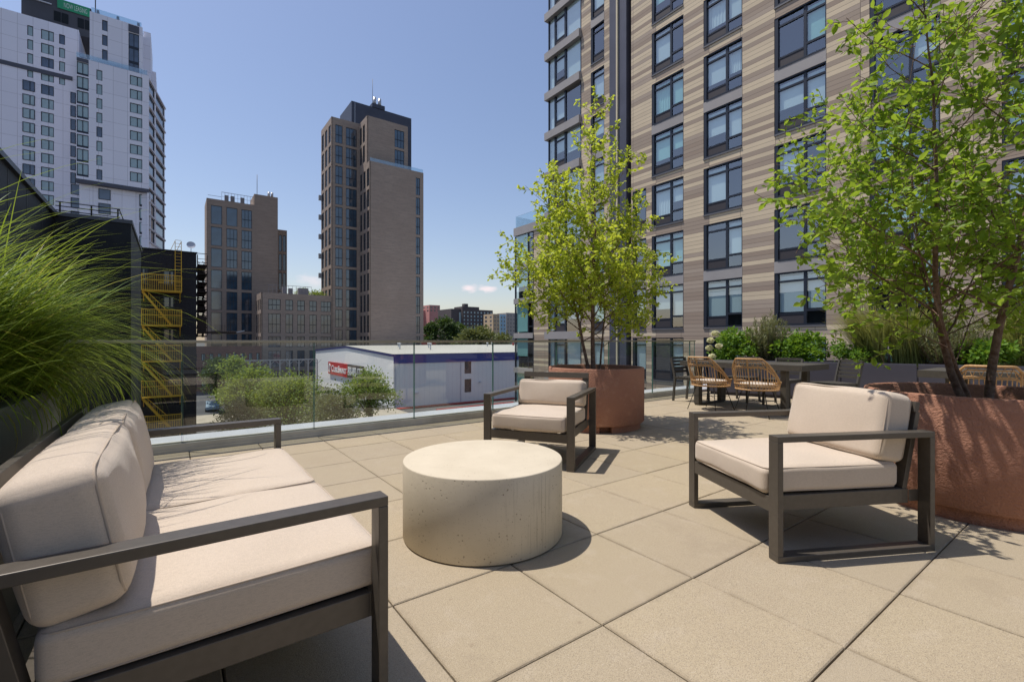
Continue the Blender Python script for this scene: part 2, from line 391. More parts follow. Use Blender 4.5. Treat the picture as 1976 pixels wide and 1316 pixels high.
def thing(name, label, cat, loc=(0, 0, 0), rz=0., group=None):
    o = bpy.data.objects.new(name, None); sc.collection.objects.link(o); o.empty_display_size = .2
    o.location = loc; o.rotation_euler = (0, 0, rz); return tag(o, label, cat, group)
def copy_tree(o, parent=None):
    c = o.copy(); sc.collection.objects.link(c)
    if parent is not None: c.parent = parent
    for ch in list(o.children): copy_tree(ch, c)
    return c
def npmesh(name, verts, faces, mats, mi=None, smooth=False):
    """verts (N,3), faces (M,k) arrays"""
    me = bpy.data.meshes.new(name); k = faces.shape[1]
    me.vertices.add(len(verts)); me.vertices.foreach_set('co', verts.astype(np.float32).ravel())
    me.loops.add(faces.size); me.loops.foreach_set('vertex_index', faces.astype(np.int32).ravel())
    me.polygons.add(len(faces)); me.polygons.foreach_set('loop_start', np.arange(0, faces.size, k, dtype=np.int32))
    me.polygons.foreach_set('loop_total', np.full(len(faces), k, dtype=np.int32))
    for m in (mats if isinstance(mats, (list, tuple)) else [mats]): me.materials.append(m)
    if mi is not None: me.polygons.foreach_set('material_index', mi.astype(np.int32))
    if smooth: me.polygons.foreach_set('use_smooth', np.ones(len(faces), dtype=bool))
    me.update(calc_edges=True); return me

# ================================================================== SETTING
GZ = -10.0
ob = MB().add([(-2500, -800, GZ), (2500, -800, GZ), (2500, 4500, GZ), (-2500, 4500, GZ)], [(0, 1, 2, 3)]).build('ground', GROUND); tag(ob, kind='structure')
UV0 = (1.357 - .61 * 12, 1.258 - .61 * 12)      # a paver joint far outside, so that local coordinates count pavers
fl = MB()
rnd = random.Random(3)
for i in range(2, 40):
    for j_ in range(3, 20):
        u0 = UV0[0] + i * .61; v0 = UV0[1] + j_ * .61; u1 = u0 + .61; v1 = v0 + .61
        u0_, v1_ = max(u0, -1.75), min(v1, 5.66)
        if u1 <= -1.75 or v0 >= 5.63: continue
        dz = rnd.uniform(-.0012, .0012); gp = .0030; b_ = .004
        x0, x1, y0, y1 = u0_ - UV0[0] + gp, u1 - UV0[0] - gp, v0 - UV0[1] + gp, v1_ - UV0[1] - gp
        if x1 - x0 < .03 or y1 - y0 < .03: continue
        vs = [(x0, y0, -.05), (x1, y0, -.05), (x1, y1, -.05), (x0, y1, -.05), (x0, y0, dz - b_), (x1, y0, dz - b_), (x1, y1, dz - b_), (x0, y1, dz - b_),
              (x0 + b_, y0 + b_, dz), (x1 - b_, y0 + b_, dz), (x1 - b_, y1 - b_, dz), (x0 + b_, y1 - b_, dz)]
        fs = [(8, 9, 10, 11)]
        for a in range(4):
            b2 = (a + 1) % 4; fs += [(a, b2, 4 + b2, 4 + a), (4 + a, 4 + b2, 8 + b2, 8 + a)]
        fl.add(vs, fs)
fl.cur = 1
fl.quad((2.4, -2, -.045), (26, -2, -.045), (26, 13, -.045), (2.4, 13, -.045))
fo = fl.build('terrace_floor', [MAT['paver_concrete'], mat('joint_sand', (.10, .08, .06), .95)], None, 0, W(UV0[0], UV0[1], 0), TH); tag(fo, kind='structure')
# structure under the terrace, with the wide light coping outside the glass
b = MB(); b.box(-1.9, 18, -6, 6.40, GZ, -.12)
tag(b.build('terrace_base', mat('podium_wall', (.2, .19, .18), .8), None, 0, (0, 0, 0), TH), kind='structure')
b = MB(); b.box(-1.9, 12, 5.74, 6.42, -.115, .045)
tag(b.build('parapet_coping', WHITEM, None, .006, (0, 0, 0), TH), 'wide light grey metal coping outside the glass railing', 'coping')
# street level: pavement, street and lot surfaces
b = MB()
b.box(1.5, 9.0, 74, 82, GZ, GZ + .15); b.box(14, 29, 66, 72.0, GZ, GZ + .14)
tag(b.build('pavement', SIDEW, None, 0, (0, 0, 0), TH), kind='structure')
b = MB(); b.box(29.5, 80, 71.0, 72.3, GZ, GZ + .16); b.box(34, 80, 66.5, 67.2, GZ, GZ + .16)
tag(b.build('kerb', REDK, None, 0, (0, 0, 0), TH), 'red painted kerb at the foot of the storage building', 'kerb')
b = MB()
for k in range(9): b.box(10 + k * 4, 12 + k * 4, 60.0, 60.15, GZ + .004, GZ + .008)
tag(b.build('road_markings', LETW, None, 0, (0, 0, 0), TH), kind='structure')

# ================================================================== BUILDING HELPERS
WCACHE = {}
def win_mesh(w, h, style):
    key = (round(w, 2), round(h, 2), style)
    if key in WCACHE: return WCACHE[key]
    w, h = key[0], key[1]; f = .12
    fm = {'blue': FG_BLUE, 'dark': FG_DARK, 'teal': FG_TEAL, 'navy': FG_NAVY}[style.split('_')[0]]
    b = MB(); kind = style.split('_')[1] if '_' in style else 'plain'
    y0, y1 = .10, .20
    b.box(0, f, y0, y1, 0, h); b.box(w - f, w, y0, y1, 0, h); b.box(f, w - f, y0, y1, 0, f); b.box(f, w - f, y0, y1, h - f, h)
    if kind == 'loft':                   # tall loft window: transom in the middle and mullions
        b.box(f, w - f, y0 - .02, y1, h * .44, h * .44 + .16)
        n = 2 if w > 2.6 else 1
        for i in range(n):
            xx = w * (i + 1) / (n + 1); b.box(xx - .05, xx + .05, y0 + .005, y1, f, h * .44); b.box(xx - .05, xx + .05, y0 + .005, y1, h * .44 + .16, h - f)
    if kind == 'pair':
        b.box(w * .6 - .07, w * .6 + .07, y0 + .005, y1, f, h - f)
    if kind == 'tower':
        b.box(w * .5 - .06, w * .5 + .06, y0 + .005, y1, f + .35, h - f); b.box(f, w - f, y0, y1, f, f + .35)
    b.cur = 1; b.add([(0, .17, 0), (w, .17, 0), (w, .17, h), (0, .17, h)], [(0, 1, 2, 3)])
    me = b.mesh('window', [WMET, fm]); WCACHE[key] = me; return me

class Face:
    """one flat facade of a building, authored in the building's local frame; local x runs along d, y goes into the wall"""
    def __init__(s, wall, bld, p0, p1, z0, z1, t=.35):
        s.w, s.b = wall, bld; s.p0 = Vector((p0[0], p0[1], 0)); d = Vector((p1[0] - p0[0], p1[1] - p0[1], 0)); s.L = d.length
        s.phi = math.atan2(d.y, d.x); s.z0, s.z1, s.t = z0, z1, t
        s.M = Matrix.Translation(s.p0) @ Matrix.Rotation(s.phi, 4, 'Z'); s.cols = []
    def col(s, a0, a1, rows, style=None):      # rows [(zb, zt)]
        if a1 < a0: a0, a1 = a1, a0
        a0 = max(a0, .05); a1 = min(a1, s.L - .05)
        rows = sorted((max(r[0], s.z0 + .02), min(r[1], s.z1 - .02)) + tuple(r[2:]) for r in rows if r[1] > s.z0 + .3 and r[0] < s.z1 - .3)
        if rows: s.cols.append((a0, a1, rows, style))
        return s
    def done(s, windows=True):
        x = 0.
        for (a0, a1, rows, st) in sorted(s.cols, key=lambda q: q[0]):
            if a0 > x: s.w.box(x, a0, 0, s.t, s.z0, s.z1, s.M)
            zc = s.z0
            for r in rows:
                if r[0] > zc: s.w.box(a0, a1, 0, s.t, zc, r[0], s.M)
                zc = r[1]
                if windows and st:
                    o = obj('window', win_mesh(a1 - a0, r[1] - r[0], r[2] if len(r) > 2 else st), s.b)
                    o.matrix_local = s.M @ Matrix.Translation((a0, .02, r[0]))
            if s.z1 > zc: s.w.box(a0, a1, 0, s.t, zc, s.z1, s.M)
            x = a1
        if x < s.L: s.w.box(x, s.L, 0, s.t, s.z0, s.z1, s.M)
def bldg(name, label, cat, u, v, z=GZ): return thing(name, label, cat, W(u, v, z), TH)

# ------------------------------------------------------------------ brown brick tower (tall, middle)
def rows(z_top, pitch, h, n): return [(z_top - k * pitch - h, z_top - k * pitch) for k in range(n)]
MASTM = mat('mast_grey', (.22, .22, .24), .7)
U0, V0 = 37.4, 131.0
bt = bldg('brick_tower', 'tall brown brick tower with loft windows and a dark penthouse, tallest of the brick blocks', 'building', U0, V0)
wl = MB(); L = lambda u: u - U0; K = lambda v: v - V0; Zz = lambda z: z - GZ
# wide front block
f_ = Face(wl, bt, (L(45.4), K(131)), (L(62.1), K(131)), 0, Zz(52.3))
f_.col(uP(802.5, 131) - 45.4, uP(810.5, 131) - 45.4, rows(Zz(50.4), 6.0, 5.2, 10), 'blue_loft'); f_.done()
# its left side, lit, three window columns
f_ = Face(wl, bt, (L(45.4), K(140.2)), (L(45.4), K(131)), 0, Zz(52.3))
for a in (.9, 3.9, 6.9): f_.col(a, a + 1.9, rows(Zz(50.4), 6.0, 5.0, 10), 'dark_loft')
f_.done()
wl.box(L(45.4) + .36, L(62.1), .36, 30, 0, Zz(52.25))
# upper block
f_ = Face(wl, bt, (L(45.4), K(133)), (L(57.9), K(133)), Zz(52.3), Zz(66.0))
f_.col(uP(761.5, 133) - 45.4, uP(780, 133) - 45.4, rows(Zz(64.2), 6.0, 5.3, 2), 'blue_loft'); f_.done()
f_ = Face(wl, bt, (L(45.4), K(140.2)), (L(45.4), K(133)), Zz(52.3), Zz(66.0))
for a in (.7, 3.4): f_.col(a, a + 1.8, rows(Zz(64.2), 6.0, 5.0, 2), 'dark_loft')
f_.done()
wl.box(L(45.4) + .36, L(57.9), K(133) + .36, K(152), Zz(52.26), Zz(65.9))
# left section
f_ = Face(wl, bt, (L(37.4), K(140.2)), (L(45.4), K(140.2)), 0, Zz(66.2))
f_.col(uP(647, 140.2) - 37.4, uP(661, 140.2) - 37.4, rows(Zz(64.2), 6.0, 5.3, 12), 'blue_loft')
f_.col(uP(667.5, 140.2) - 37.4, uP(688.5, 140.2) - 37.4, rows(Zz(64.2), 6.0, 5.3, 12), 'blue_loft'); f_.done()
f_ = Face(wl, bt, (L(37.4), K(151.8)), (L(37.4), K(140.2)), 0, Zz(66.2))
for a in (.8, 4.6, 8.4): f_.col(a, a + 2.4, rows(Zz(64.2), 6.0, 5.0, 9), 'dark_loft')
f_.done()
wl.box(L(37.4) + .36, L(45.3), K(140.2) + .36, K(151.8), 0, Zz(66.1))
wl.build('wall', BRICK, bt)
b = MB(); b.box(L(43.3), L(62.4), K(140.6), K(152.5), Zz(52.3), Zz(72.7)); b.box(L(49.5), L(53.5), K(140.4), K(146), Zz(72.7), Zz(73.9)); ph = b.build('penthouse', mat('dark_navy_cladding', (.05, .058, .085), .5, .1, noise=(.3, .2)), bt)
b = MB(); b.box(L(44.2), L(44.35), K(140.5), K(152.3), Zz(66.3), Zz(72.4)); 
for uu in (50.6, 52.2): b.tube([(L(uu), K(141.5), Zz(73.8)), (L(uu), K(141.5), Zz(76.2))], .5, 10)
b.build('exhaust_pipe', STEEL, ph)
MB().tube([(L(49.8), K(141), Zz(73.8)), (L(49.8), K(141), Zz(81.5))], .07, 5).build('mast', MASTM, ph)
b = MB()
b.box(L(45.6), L(62.0), K(131.1), K(131.16), Zz(52.3), Zz(53.3)); b.build('glass_parapet', glassmat('balustrade_glass', (.75, .85, .88), 3.), bt)
b = MB()
for k in range(6):
    b.box(L(37.4) - .9, L(37.4), K(150.9), K(151.6), Zz(44.4 - 6 * k), Zz(45.9 - 6 * k))
b.build('balcony', STEEL, bt)

# lower brick block left of it
U0, V0 = 19.2, 140.0
bl = bldg('brick_block', 'low wide brown brick block with loft windows beside the foot of the tall tower', 'building', U0, V0)
wl = MB(); TOP = Zz(14.0)
f_ = Face(wl, bl, (0, 0), (L(37.35), 0), 0, TOP)
rws = [(TOP - 4.6, TOP - 1.7), (TOP - 10.9, TOP - 5.6), (TOP - 14.7, TOP - 11.8), (TOP - 20.2, TOP - 15.7), (TOP - 23.8, TOP - 21.2)]
for (xa, xb) in ((517.5, 541.5), (551, 565.5), (573.5, 588), (597, 611), (619, 640)):
    f_.col(uP(xa, 140) - U0, min(uP(xb, 140) - U0, 18), rws, 'blue_loft')
f_.done()
f_ = Face(wl, bl, (0, 11), (0, 0), 0, TOP)
for a in (1.2, 4.6, 8.): f_.col(a, a + 2.1, rws, 'dark_loft')
f_.done()
wl.box(.36, L(37.3), .36, 11, 0, TOP - .1); wl.build('wall', BRICK, bl)
b = MB()
for k in range(12): b.box(2 + k * 1.0, 2.06 + k * 1.0, 1.6, 1.66, TOP, TOP + 2.3)
b.box(2, 13.06, 1.58, 1.68, TOP + 2.3, TOP + 2.4); b.box(2, 13, 1.62, 1.65, TOP + 1.2, TOP + 1.26)
b.box(5.6, 6.6, 2, 3.4, TOP, TOP + 2.1); b.box(7.2, 8.2, 2, 3.4, TOP, TOP + 1.7); b.box(9.8, 12.4, 2.4, 4, TOP, TOP + 2.0)
b.build('roof_railing', mat('grey_roof_gear', (.2, .2, .22), .6), bl)

# brown brick mid tower
U0, V0 = 7.8, 156.0
bm_ = bldg('brick_apartment_tower', 'brown brick apartment tower with big blue windows, shorter one behind the fire escape building', 'building', U0, V0)
wl = MB(); TOP = Zz(41.1)
f_ = Face(wl, bm_, (0, 0), (L(25.9), 0), 0, TOP)
for q, (xa, xb) in enumerate(((407, 428.5), (437, 458), (466, 486))):
    f_.col(uP(xa, 156) - U0, uP(xb, 156) - U0, [(z0, z1, ('blue_plain' if q == 0 or (q == 1 and i_ < 1) else 'blue_loft')) for i_, (z0, z1) in enumerate(rows(TOP - 1.8, 6.05, 5.3, 9))], 'blue_loft')
f_.done()
wl.box(.0, .35, .36, 10, 0, TOP); wl.box(.36, L(25.9), .36, 10, 0, TOP - .1)
wl.box(L(19.6), L(25.9), 0, 9, TOP, Zz(44.4))
f_ = Face(wl, bm_, (L(25.9), K(164)), (L(29.9), K(164)), 0, Zz(36.5))
for a in (.4, 1.6, 2.8): f_.col(a, a + .9, rows(Zz(34.8), 6.05, 5.2, 9), 'dark_plain')
f_.done(); wl.box(L(25.9), L(29.9), K(164) + .36, K(172), 0, Zz(36.4))
wl.build('wall', BRICK, bm_)
b = MB()
for k in range(11): b.box(3.6 + k * .8, 3.66 + k * .8, .6, .66, TOP, TOP + 2.4)
b.box(3.6, 11.7, .58, .68, TOP + 2.4, TOP + 2.5); b.box(3.6, 11.7, .6, .64, TOP + 1.2, TOP + 1.26)
for k in (4.4, 5.9, 8.4): b.box(k, k + 1.0, 1.2, 2, TOP, TOP + 1.9)
b.box(.3, 3.5, .3, .34, TOP + .9, TOP + 1.0)
b.build('roof_railing', MAT['grey_roof_gear'], bm_)
b = MB(); b.tube([(L(20.4), .6, Zz(44.4)), (L(20.4), .6, Zz(50.4))], .08, 5); b.build('mast', MASTM, bm_)
b = MB()
for k in (4.0, 4.9): b.tube([(L(19.6) + k, 1.2, Zz(44.4)), (L(19.6) + k, 1.2, Zz(45.9))], .35, 10)
b.build('exhaust_pipe', STEEL, bm_)

# ------------------------------------------------------------------ white tower far left
U0, V0 = -20.0, 133.0
wt_ = bldg('white_tower', 'white panelled high-rise with green banner and dark window strips, far left of the skyline', 'building', U0, V0)
wl = MB(); dk = MB()
nlev = lambda k0, k1, zt=70.2, h=2.2, st=None: [(Zz(zt - 3.05 * k - h), Zz(zt - 3.05 * k)) for k in range(k0, k1)]
rs = random.Random(8)
def sty(rows_, a='teal_pair', b='navy_pair', p=.18): return [(r[0], r[1], b if rs.random() < p else a) for r in rows_]
# S1 left wing
V = 145; ul, ur = uP(-60, V), uP(152, V); o_ = ul
f_ = Face(wl, wt_, (L(ul), K(V)), (L(ur), K(V)), 0, Zz(72.3))
cl = lambda xa, xb, rws, st=None: f_.col(uP(xa, V) - o_, uP(xb, V) - o_, rws, st)
cl(52.5, 64, nlev(0, 4), 'teal_plain'); cl(79, 104, sty(nlev(0, 13)), 'x'); cl(114, 125.5, sty(nlev(0, 4), 'navy_plain', 'teal_plain', .3), 'x')
# second column of the lower half sits a little to the left
cl(20, 33, nlev(20, 22), 'teal_pair'); f_.done()
wl.box(L(ul), L(ur), K(V) + .36, K(V) + 18, 0, Zz(72.2))
for k in range(4, 12):
    wm = win_mesh(uP(67.5, V) - uP(43.5, V), 2.2, 'navy_pair' if k in (4, 10, 11) else 'teal_pair')
    o = obj('window', wm, wt_, (L(uP(43.5, V)), K(V) - .19, Zz(70.2 - 3.05 * k - 2.2)))
for k in range(4, 11):
    o = obj('window', win_mesh(.9, 2.5, 'navy_plain'), wt_, (L(uP(136, V)), K(V) - .19, Zz(69.6 - 3.05 * k - 2.2)))
for k in range(11, 14):
    o = obj('window', win_mesh(2.0, 2.3, 'navy_plain'), wt_, (L(uP(136.5, V)), K(V) - .19, Zz(70.2 - 3.05 * k - 2.2)))
# dark band stepping across
dk.box(L(ul), L(uP(140, V)), K(V) - .15, K(V) - .003, Zz(60.3), Zz(61.2)); 
# dark penthouse with banner
b = MB(); b.box(L(uP(41, 147)), L(uP(176, 147)), K(147), K(163), Zz(72.2), Zz(79.15)); wph = b.build('penthouse', mat('charcoal_cladding', (.06, .062, .075), .6, noise=(.3, .2)), wt_)
b = MB()
for xa, xb in ((104, 117), (119, 132), (150, 162), (164, 173)): MB().box(L(uP(xa, 147)), L(uP(xb, 147)), K(147) - .1, K(147) + .05, Zz(73.9), Zz(76.1)).build('vent', DARKIN, wph)
b = MB(); b.box(L(uP(41, 147)) - .1, L(uP(100, 147)), K(147) - .25, K(147) - .02, Zz(77.2), Zz(77.4)); b.build('ledge', WHITEM, wph)
# S2 upper right block
V = 134; ul, ur = uP(173, V), uP(275, V); o_ = ul
f_ = Face(wl, wt_, (L(ul), K(V)), (L(ur), K(V)), 0, Zz(zV(173, 22, V)))
T2 = Zz(zV(173, 22, V)) - 2.4
cl(197, 207.5, [(T2 - .9 - 3.2 * k, T2 + 1.4 - 3.2 * k) for k in range(4)], 'navy_plain')
cl(248, 268.5, [(T2 - 2.9 - 3.3 * k, T2 + .2 - 3.3 * k + .25) for k in range(4)], 'navy_tower'); f_.done()
wl.box(L(ul), L(ur), K(V) + .36, K(V) + 20, 0, Zz(zV(173, 22, V)) - .1)
wl.box(L(ur), L(uP(291, 138)), K(138), K(150), 0, Zz(zV(291, 65, 138))); wl.box(L(uP(291, 138)), L(uP(301, 142)), K(142), K(152), 0, Zz(zV(301, 140, 142)))
dk.box(L(uP(248, V)), L(uP(268.5, V)), K(V) - .12, K(V) - .003, T2 + .6, T2 + 2.2)
dk.box(L(uP(155, 143)), L(ul), K(143), K(146.5), Zz(36), Zz(65.5))
for k in range(2): obj('window', win_mesh(2.6, 2.7, 'navy_tower'), wt_, (L(uP(155.5, 142.8)), K(142.7), Zz(62.3 - 3.1 * k)))
# S3 projecting block
V = 133; ul, ur = uP(147, V), uP(287, V); o_ = ul; T3 = zV(285, 146, V); B3 = zV(290, 366, V)
f_ = Face(wl, wt_, (L(ul), K(V)), (L(ur), K(V)), Zz(B3), Zz(T3))
cl(148, 171, [(Zz(T3 - .9 - 3.05 * k - 2.75), Zz(T3 - .9 - 3.05 * k), 'teal_tower') for k in range(8)], 'x')
cl(186, 197.5, sty([(Zz(T3 - 1.6 - 3.05 * k - 2.2), Zz(T3 - 1.6 - 3.05 * k)) for k in range(8)], 'teal_plain', 'navy_plain'), 'x')
cl(250.5, 274.5, sty([(Zz(T3 - .9 - 3.05 * k - 2.1), Zz(T3 - .9 - 3.05 * k)) for k in range(8)]), 'x'); f_.done()
wl.box(L(ul), L(ur), K(V) + .36, K(134) - .0, Zz(B3), Zz(T3) - .1)
dk.box(L(ul) - .05, L(ur) + .1, K(V) - .1, K(134) - .01, Zz(B3) - .75, Zz(B3) - .01)
dk.box(L(uP(148, V)), L(uP(171, V)), K(V) - .05, K(V) - .003, Zz(T3 - .85), Zz(T3) - .1)
# S4 windows on lower wall (flush on the S2 plane)
V = 134
for k in range(6): obj('window', win_mesh(2.0, 2.3, 'navy_plain'), wt_, (L(uP(190, V)), K(V) - .19, Zz(B3 - 1.2 - 3.1 * k - 2.3)))
for k in range(6): obj('window', win_mesh(uP(290, V) - uP(269, V) - .2, 2.7, 'teal_tower'), wt_, (L(uP(269, V)), K(V) - .19, Zz(B3 - 1.6 - 3.1 * k - 2.3)))
wl.box(L(uP(153, V)), L(uP(172.8, V)), K(V), K(V) + 12, 0, Zz(B3) - .8)
wl.box(L(uP(275.2, V)), L(uP(291, V)), K(V), K(V) + 3.9, 0, Zz(B3) - .8)
# angled corner face with long ribbon balconies
A = Vector((-.7806 * 104.9, 104.9)); B = Vector((rr(318) * 118.5, 118.5))
Au = (A.x * CT + A.y * ST, -A.x * ST + A.y * CT); Bu = (B.x * CT + B.y * ST, -B.x * ST + B.y * CT)
f_ = Face(wl, wt_, (L(Au[0]), K(Au[1])), (L(Bu[0]), K(Bu[1])), 0, Zz(T3 - .6), .3)
nf = f_.L
f_.col(.3, nf * .34, [(Zz(T3 - .9 - 3.05 * k - 2.5), Zz(T3 - .9 - 3.05 * k)) for k in range(12)], 'blue_plain')
f_.col(nf * .42, nf - .5, [(Zz(T3 - .9 - 3.05 * k - 2.5), Zz(T3 - .9 - 3.05 * k)) for k in range(12)], 'blue_plain'); f_.done()
wl.add([(L(Au[0]) - .3, K(Au[1]) + .5, 0), (L(Bu[0]) - .4, K(Bu[1]) + .2, 0), (L(Bu[0]) - 6, K(Bu[1]) + 1, 0), (L(Au[0]) - 6, K(Au[1]) + 3, 0),
        (L(Au[0]) - .3, K(Au[1]) + .5, Zz(T3 - .7)), (L(Bu[0]) - .4, K(Bu[1]) + .2, Zz(T3 - .7)), (L(Bu[0]) - 6, K(Bu[1]) + 1, Zz(T3 - .7)), (L(Au[0]) - 6, K(Au[1]) + 3, Zz(T3 - .7))],
       [(0, 1, 5, 4), (1, 2, 6, 5), (2, 3, 7, 6), (3, 0, 4, 7), (4, 5, 6, 7)])
b = MB()
for k in range(13):
    b.box(.1, nf * .38, -.25, .02, Zz(T3 - .9 - 3.05 * k) - .02, Zz(T3 - .9 - 3.05 * k) + .35, f_.M); b.box(nf * .41, nf, -.25, .02, Zz(T3 - .9 - 3.05 * k) - .02, Zz(T3 - .9 - 3.05 * k) + .35, f_.M)
b.build('ledge', mat('mid_grey_ledge', (.6, .6, .66), .6), wt_)
wl.build('wall', WPANEL, wt_); dk.build('dark_band', mat('dark_slate_band', (.07, .075, .10), .6), wt_)
b = MB(); b.box(L(uP(176, 134)), L(uP(273, 134)), K(134.2), K(134.26), Zz(zV(173, 22, 134)), Zz(zV(173, 22, 134)) + 1.1)
b.build('glass_parapet', MAT['balustrade_glass'], wt_)
MB().box(L(uP(147, 133)), L(uP(284, 133)), K(133.2), K(133.26), Zz(T3), Zz(T3) + 1.1).build('glass_parapet', MAT['balustrade_glass'], wt_)
b = MB()
for xx in (185, 224, 264): b.box(L(uP(xx, 134)), L(uP(xx + 5, 134)), K(135), K(136.5), Zz(zV(173, 22, 134)) - .1, Zz(zV(173, 22, 134)) + 1.3)
b.tube([(L(uP(183, 134)), K(135), Zz(zV(173, 22, 134))), (L(uP(183, 134)), K(135), Zz(zV(173, 22, 134)) + 9)], .1, 5); b.build('roof_equipment', MAT['charcoal_cladding'], wt_)

def text_mesh(body, size, mat_, extrude=.02, small=None, spacing=1.0, bold=0.):
    cu = bpy.data.curves.new('lettering', 'FONT'); cu.body = body; cu.size = size; cu.extrude = extrude; cu.align_x = 'LEFT'; cu.align_y = 'CENTER'; cu.space_character = spacing
    cu.offset = bold
    if small:
        cu.small_caps_scale = small
        for i in range(len(body)): cu.body_format[i].use_small_caps = True
    to = bpy.data.objects.new('t', cu); sc.collection.objects.link(to)
    bpy.context.view_layer.update()
    me = bpy.data.meshes.new_from_object(to, depsgraph=bpy.context.evaluated_depsgraph_get()); bpy.data.objects.remove(to)
    me.materials.clear(); me.materials.append(mat_); return me
def lettering(parent, body, x, y, z, width, height, mat_, rot=(math.pi / 2, 0, 0), **kw):
    me = text_mesh(body, height, mat_, **kw); xs = [v.co.x for v in me.vertices]; ys = [v.co.y for v in me.vertices]
    s = width / (max(xs) - min(xs)); sy = height / (max(ys) - min(ys)); cx = (max(ys) + min(ys)) / 2; x0 = min(xs)
    for v in me.vertices: v.co.x = (v.co.x - x0) * s; v.co.y = (v.co.y - cx) * sy
    o = obj('lettering', me, parent, (x, y, z)); o.rotation_euler = rot; return o
sx0, sx1 = uP(111, 147), uP(173.5, 147)
sg = thing('banner_sign', 'green NOW LEASING banner near the top of the white tower', 'sign', W(sx0, 146.9, 76.95), TH)
MB().box(0, sx1 - sx0, -.12, -.02, 0, 2.1).build('board', SIGNG, sg)
lettering(sg, 'NOW LEASING', 1.1, -.14, 1.05, (sx1 - sx0) * .72, 1.15, mat('faded_white', (.5, .62, .56), .7), extrude=.01)

# ------------------------------------------------------------------ striped apartment tower on the right
UB = 23.0
U0, V0 = UB, 0.
st_ = bldg('striped_apartment_tower', 'large apartment tower clad in tan and brown striped boards filling the right side', 'building', UB, 0.)
ZB = lambda k: Zz(1.81 + 3 * k)
wl = MB(); gs = MB(); nv = MB(); cf = MB(); sil = MB()
vN, vF = -14.0, vP(1057.5, UB)
# local frame: x = u-UB (depth), y = v.  Face runs from far v to near v, inward = +u
def yv(x): return vP(x, UB)
cols = [('A', 1166, 1140, 11), ('B', 1319, 1257.5, 11), ('C', 1432.5, 1357.5, 11), ('D', 1594.5, 1494, 11), ('E', 1814.5, 1677.6, 11), ('A2', 1247, 1221, 3), ('F', 2105, 1933, 11)]
REC = .17
blinds = {}
def apt_window(yc0, yc1, z0, h, seed, kind='full'):
    """window unit between y=yc0 (near, right) and yc1 (far, left) ; built as parts: window > pane, blind"""
    r = random.Random(seed); wdt = yc1 - yc0
    Mx = Matrix.Translation((0, yc1, z0)) @ Matrix.Rotation(-math.pi / 2, 4, 'Z')   # x runs towards near/right, y inward (+u)
    fr = MB(); t = .07; d0, d1 = REC - .10, REC
    def fb(a, b_, c_, d_): fr.box(a, b_, d0, d1, c_, d_, Mx)
    fr.box(0, .16, .02, d1, 0, h, Mx)                       # dark jamb liner on the far side
    fr.box(wdt - .05, wdt, .02, d1, 0, h, Mx); fr.box(.16, wdt - .05, .02, d1, h - .06, h, Mx); fr.box(.16, wdt - .05, -.03, d1, 0, .07, Mx)
    if kind == 'full':
        mx_ = wdt * .60; fb(mx_ - .06, mx_ + .06, .07, h - .06); fb(.16, mx_ - .06, h - .46, h - .37); fb(mx_ + .06, wdt - .05, h - .46, h - .37)
        fb(.16, mx_ - .06, .50, .58); fb(mx_ + .06, wdt - .05, .62, .72)
        fr.cur = 1; fr.box(.16, mx_ - .06, d0 + .02, d1 - .02, .07, .50, Mx)
        bl = [(.16, mx_ - .06, .58, h - .46), (mx_ + .06, wdt - .05, .72, h - .46)]
    else:
        fb(.16, wdt - .05, h - .46, h - .39); fb(.16, wdt - .05, .50, .58); fr.cur = 1; fr.box(.16, wdt - .05, d0 + .02, d1 - .02, .07, .50, Mx)
        bl = [(.16, wdt - .05, .58, h - .46)]
    wo_ = fr.build('window', [WMET, LOUV], st_)
    pn = MB(); q0, q1 = .16, wdt - .05
    pn.add([Mx @ Vector(p) for p in ((q0, d0 + .05, .07), (q1, d0 + .05, .07), (q1, d0 + .05, h - .06), (q0, d0 + .05, h - .06))], [(0, 1, 2, 3)])
    pn.build('pane', WGLASS, wo_)
    cb = MB()
    for i, (a0, a1, b0, b1) in enumerate(bl):
        rv = r.random(); drop = r.choice([1.0, 1.0, .97, .8, .62, .95]) if rv < .82 else .0
        if drop <= 0: continue
        zb = b1 - (b1 - b0) * drop
        if r.random() < .3:      # curtain, pleated
            n = 40; vs = []; off = r.random() * 3
            for k in range(n + 1):
                xx = a0 + (a1 - a0) * k / n * (1 if r.random() < 2 else 1); yy = d1 + .06 + .016 * math.sin(k * .95 + off)
                vs += [Mx @ Vector((xx, yy, zb)), Mx @ Vector((xx, yy, b1 + .3))]
            cb.smooth = True; cb.add(vs, [(2 * k, 2 * k + 2, 2 * k + 3, 2 * k + 1) for k in range(n)]); cb.smooth = False
        else: cb.box(a0 + .02, a1 - .02, d1 + .03, d1 + .045, zb, b1 + .3, Mx)
    if cb.v: cb.build('blind', r.choice([CURT, MAT['shade_fabric'], MAT['shade_fabric'], MAT['shade_aqua']]), wo_)
mat('shade_fabric', (.84, .90, .86), .9, 0, .1); mat('shade_aqua', (.50, .80, .70), .9, 0, .1)
KMIN = -4
PSILL = mat('pale_sill', (.12, .12, .13), .5)
H = 2.46
strips = []      # (y_lo, y_hi) openings
ops = []
for (nm, xr, xl, kmax) in cols: ops.append((yv(xr), yv(xl), nm, kmax))
ops.sort()
ztop = Zz(36)
y = vN
recA = (yv(1210.5), yv(1178))       # slate cladding
gap = (yv(1218), yv(1210.5))
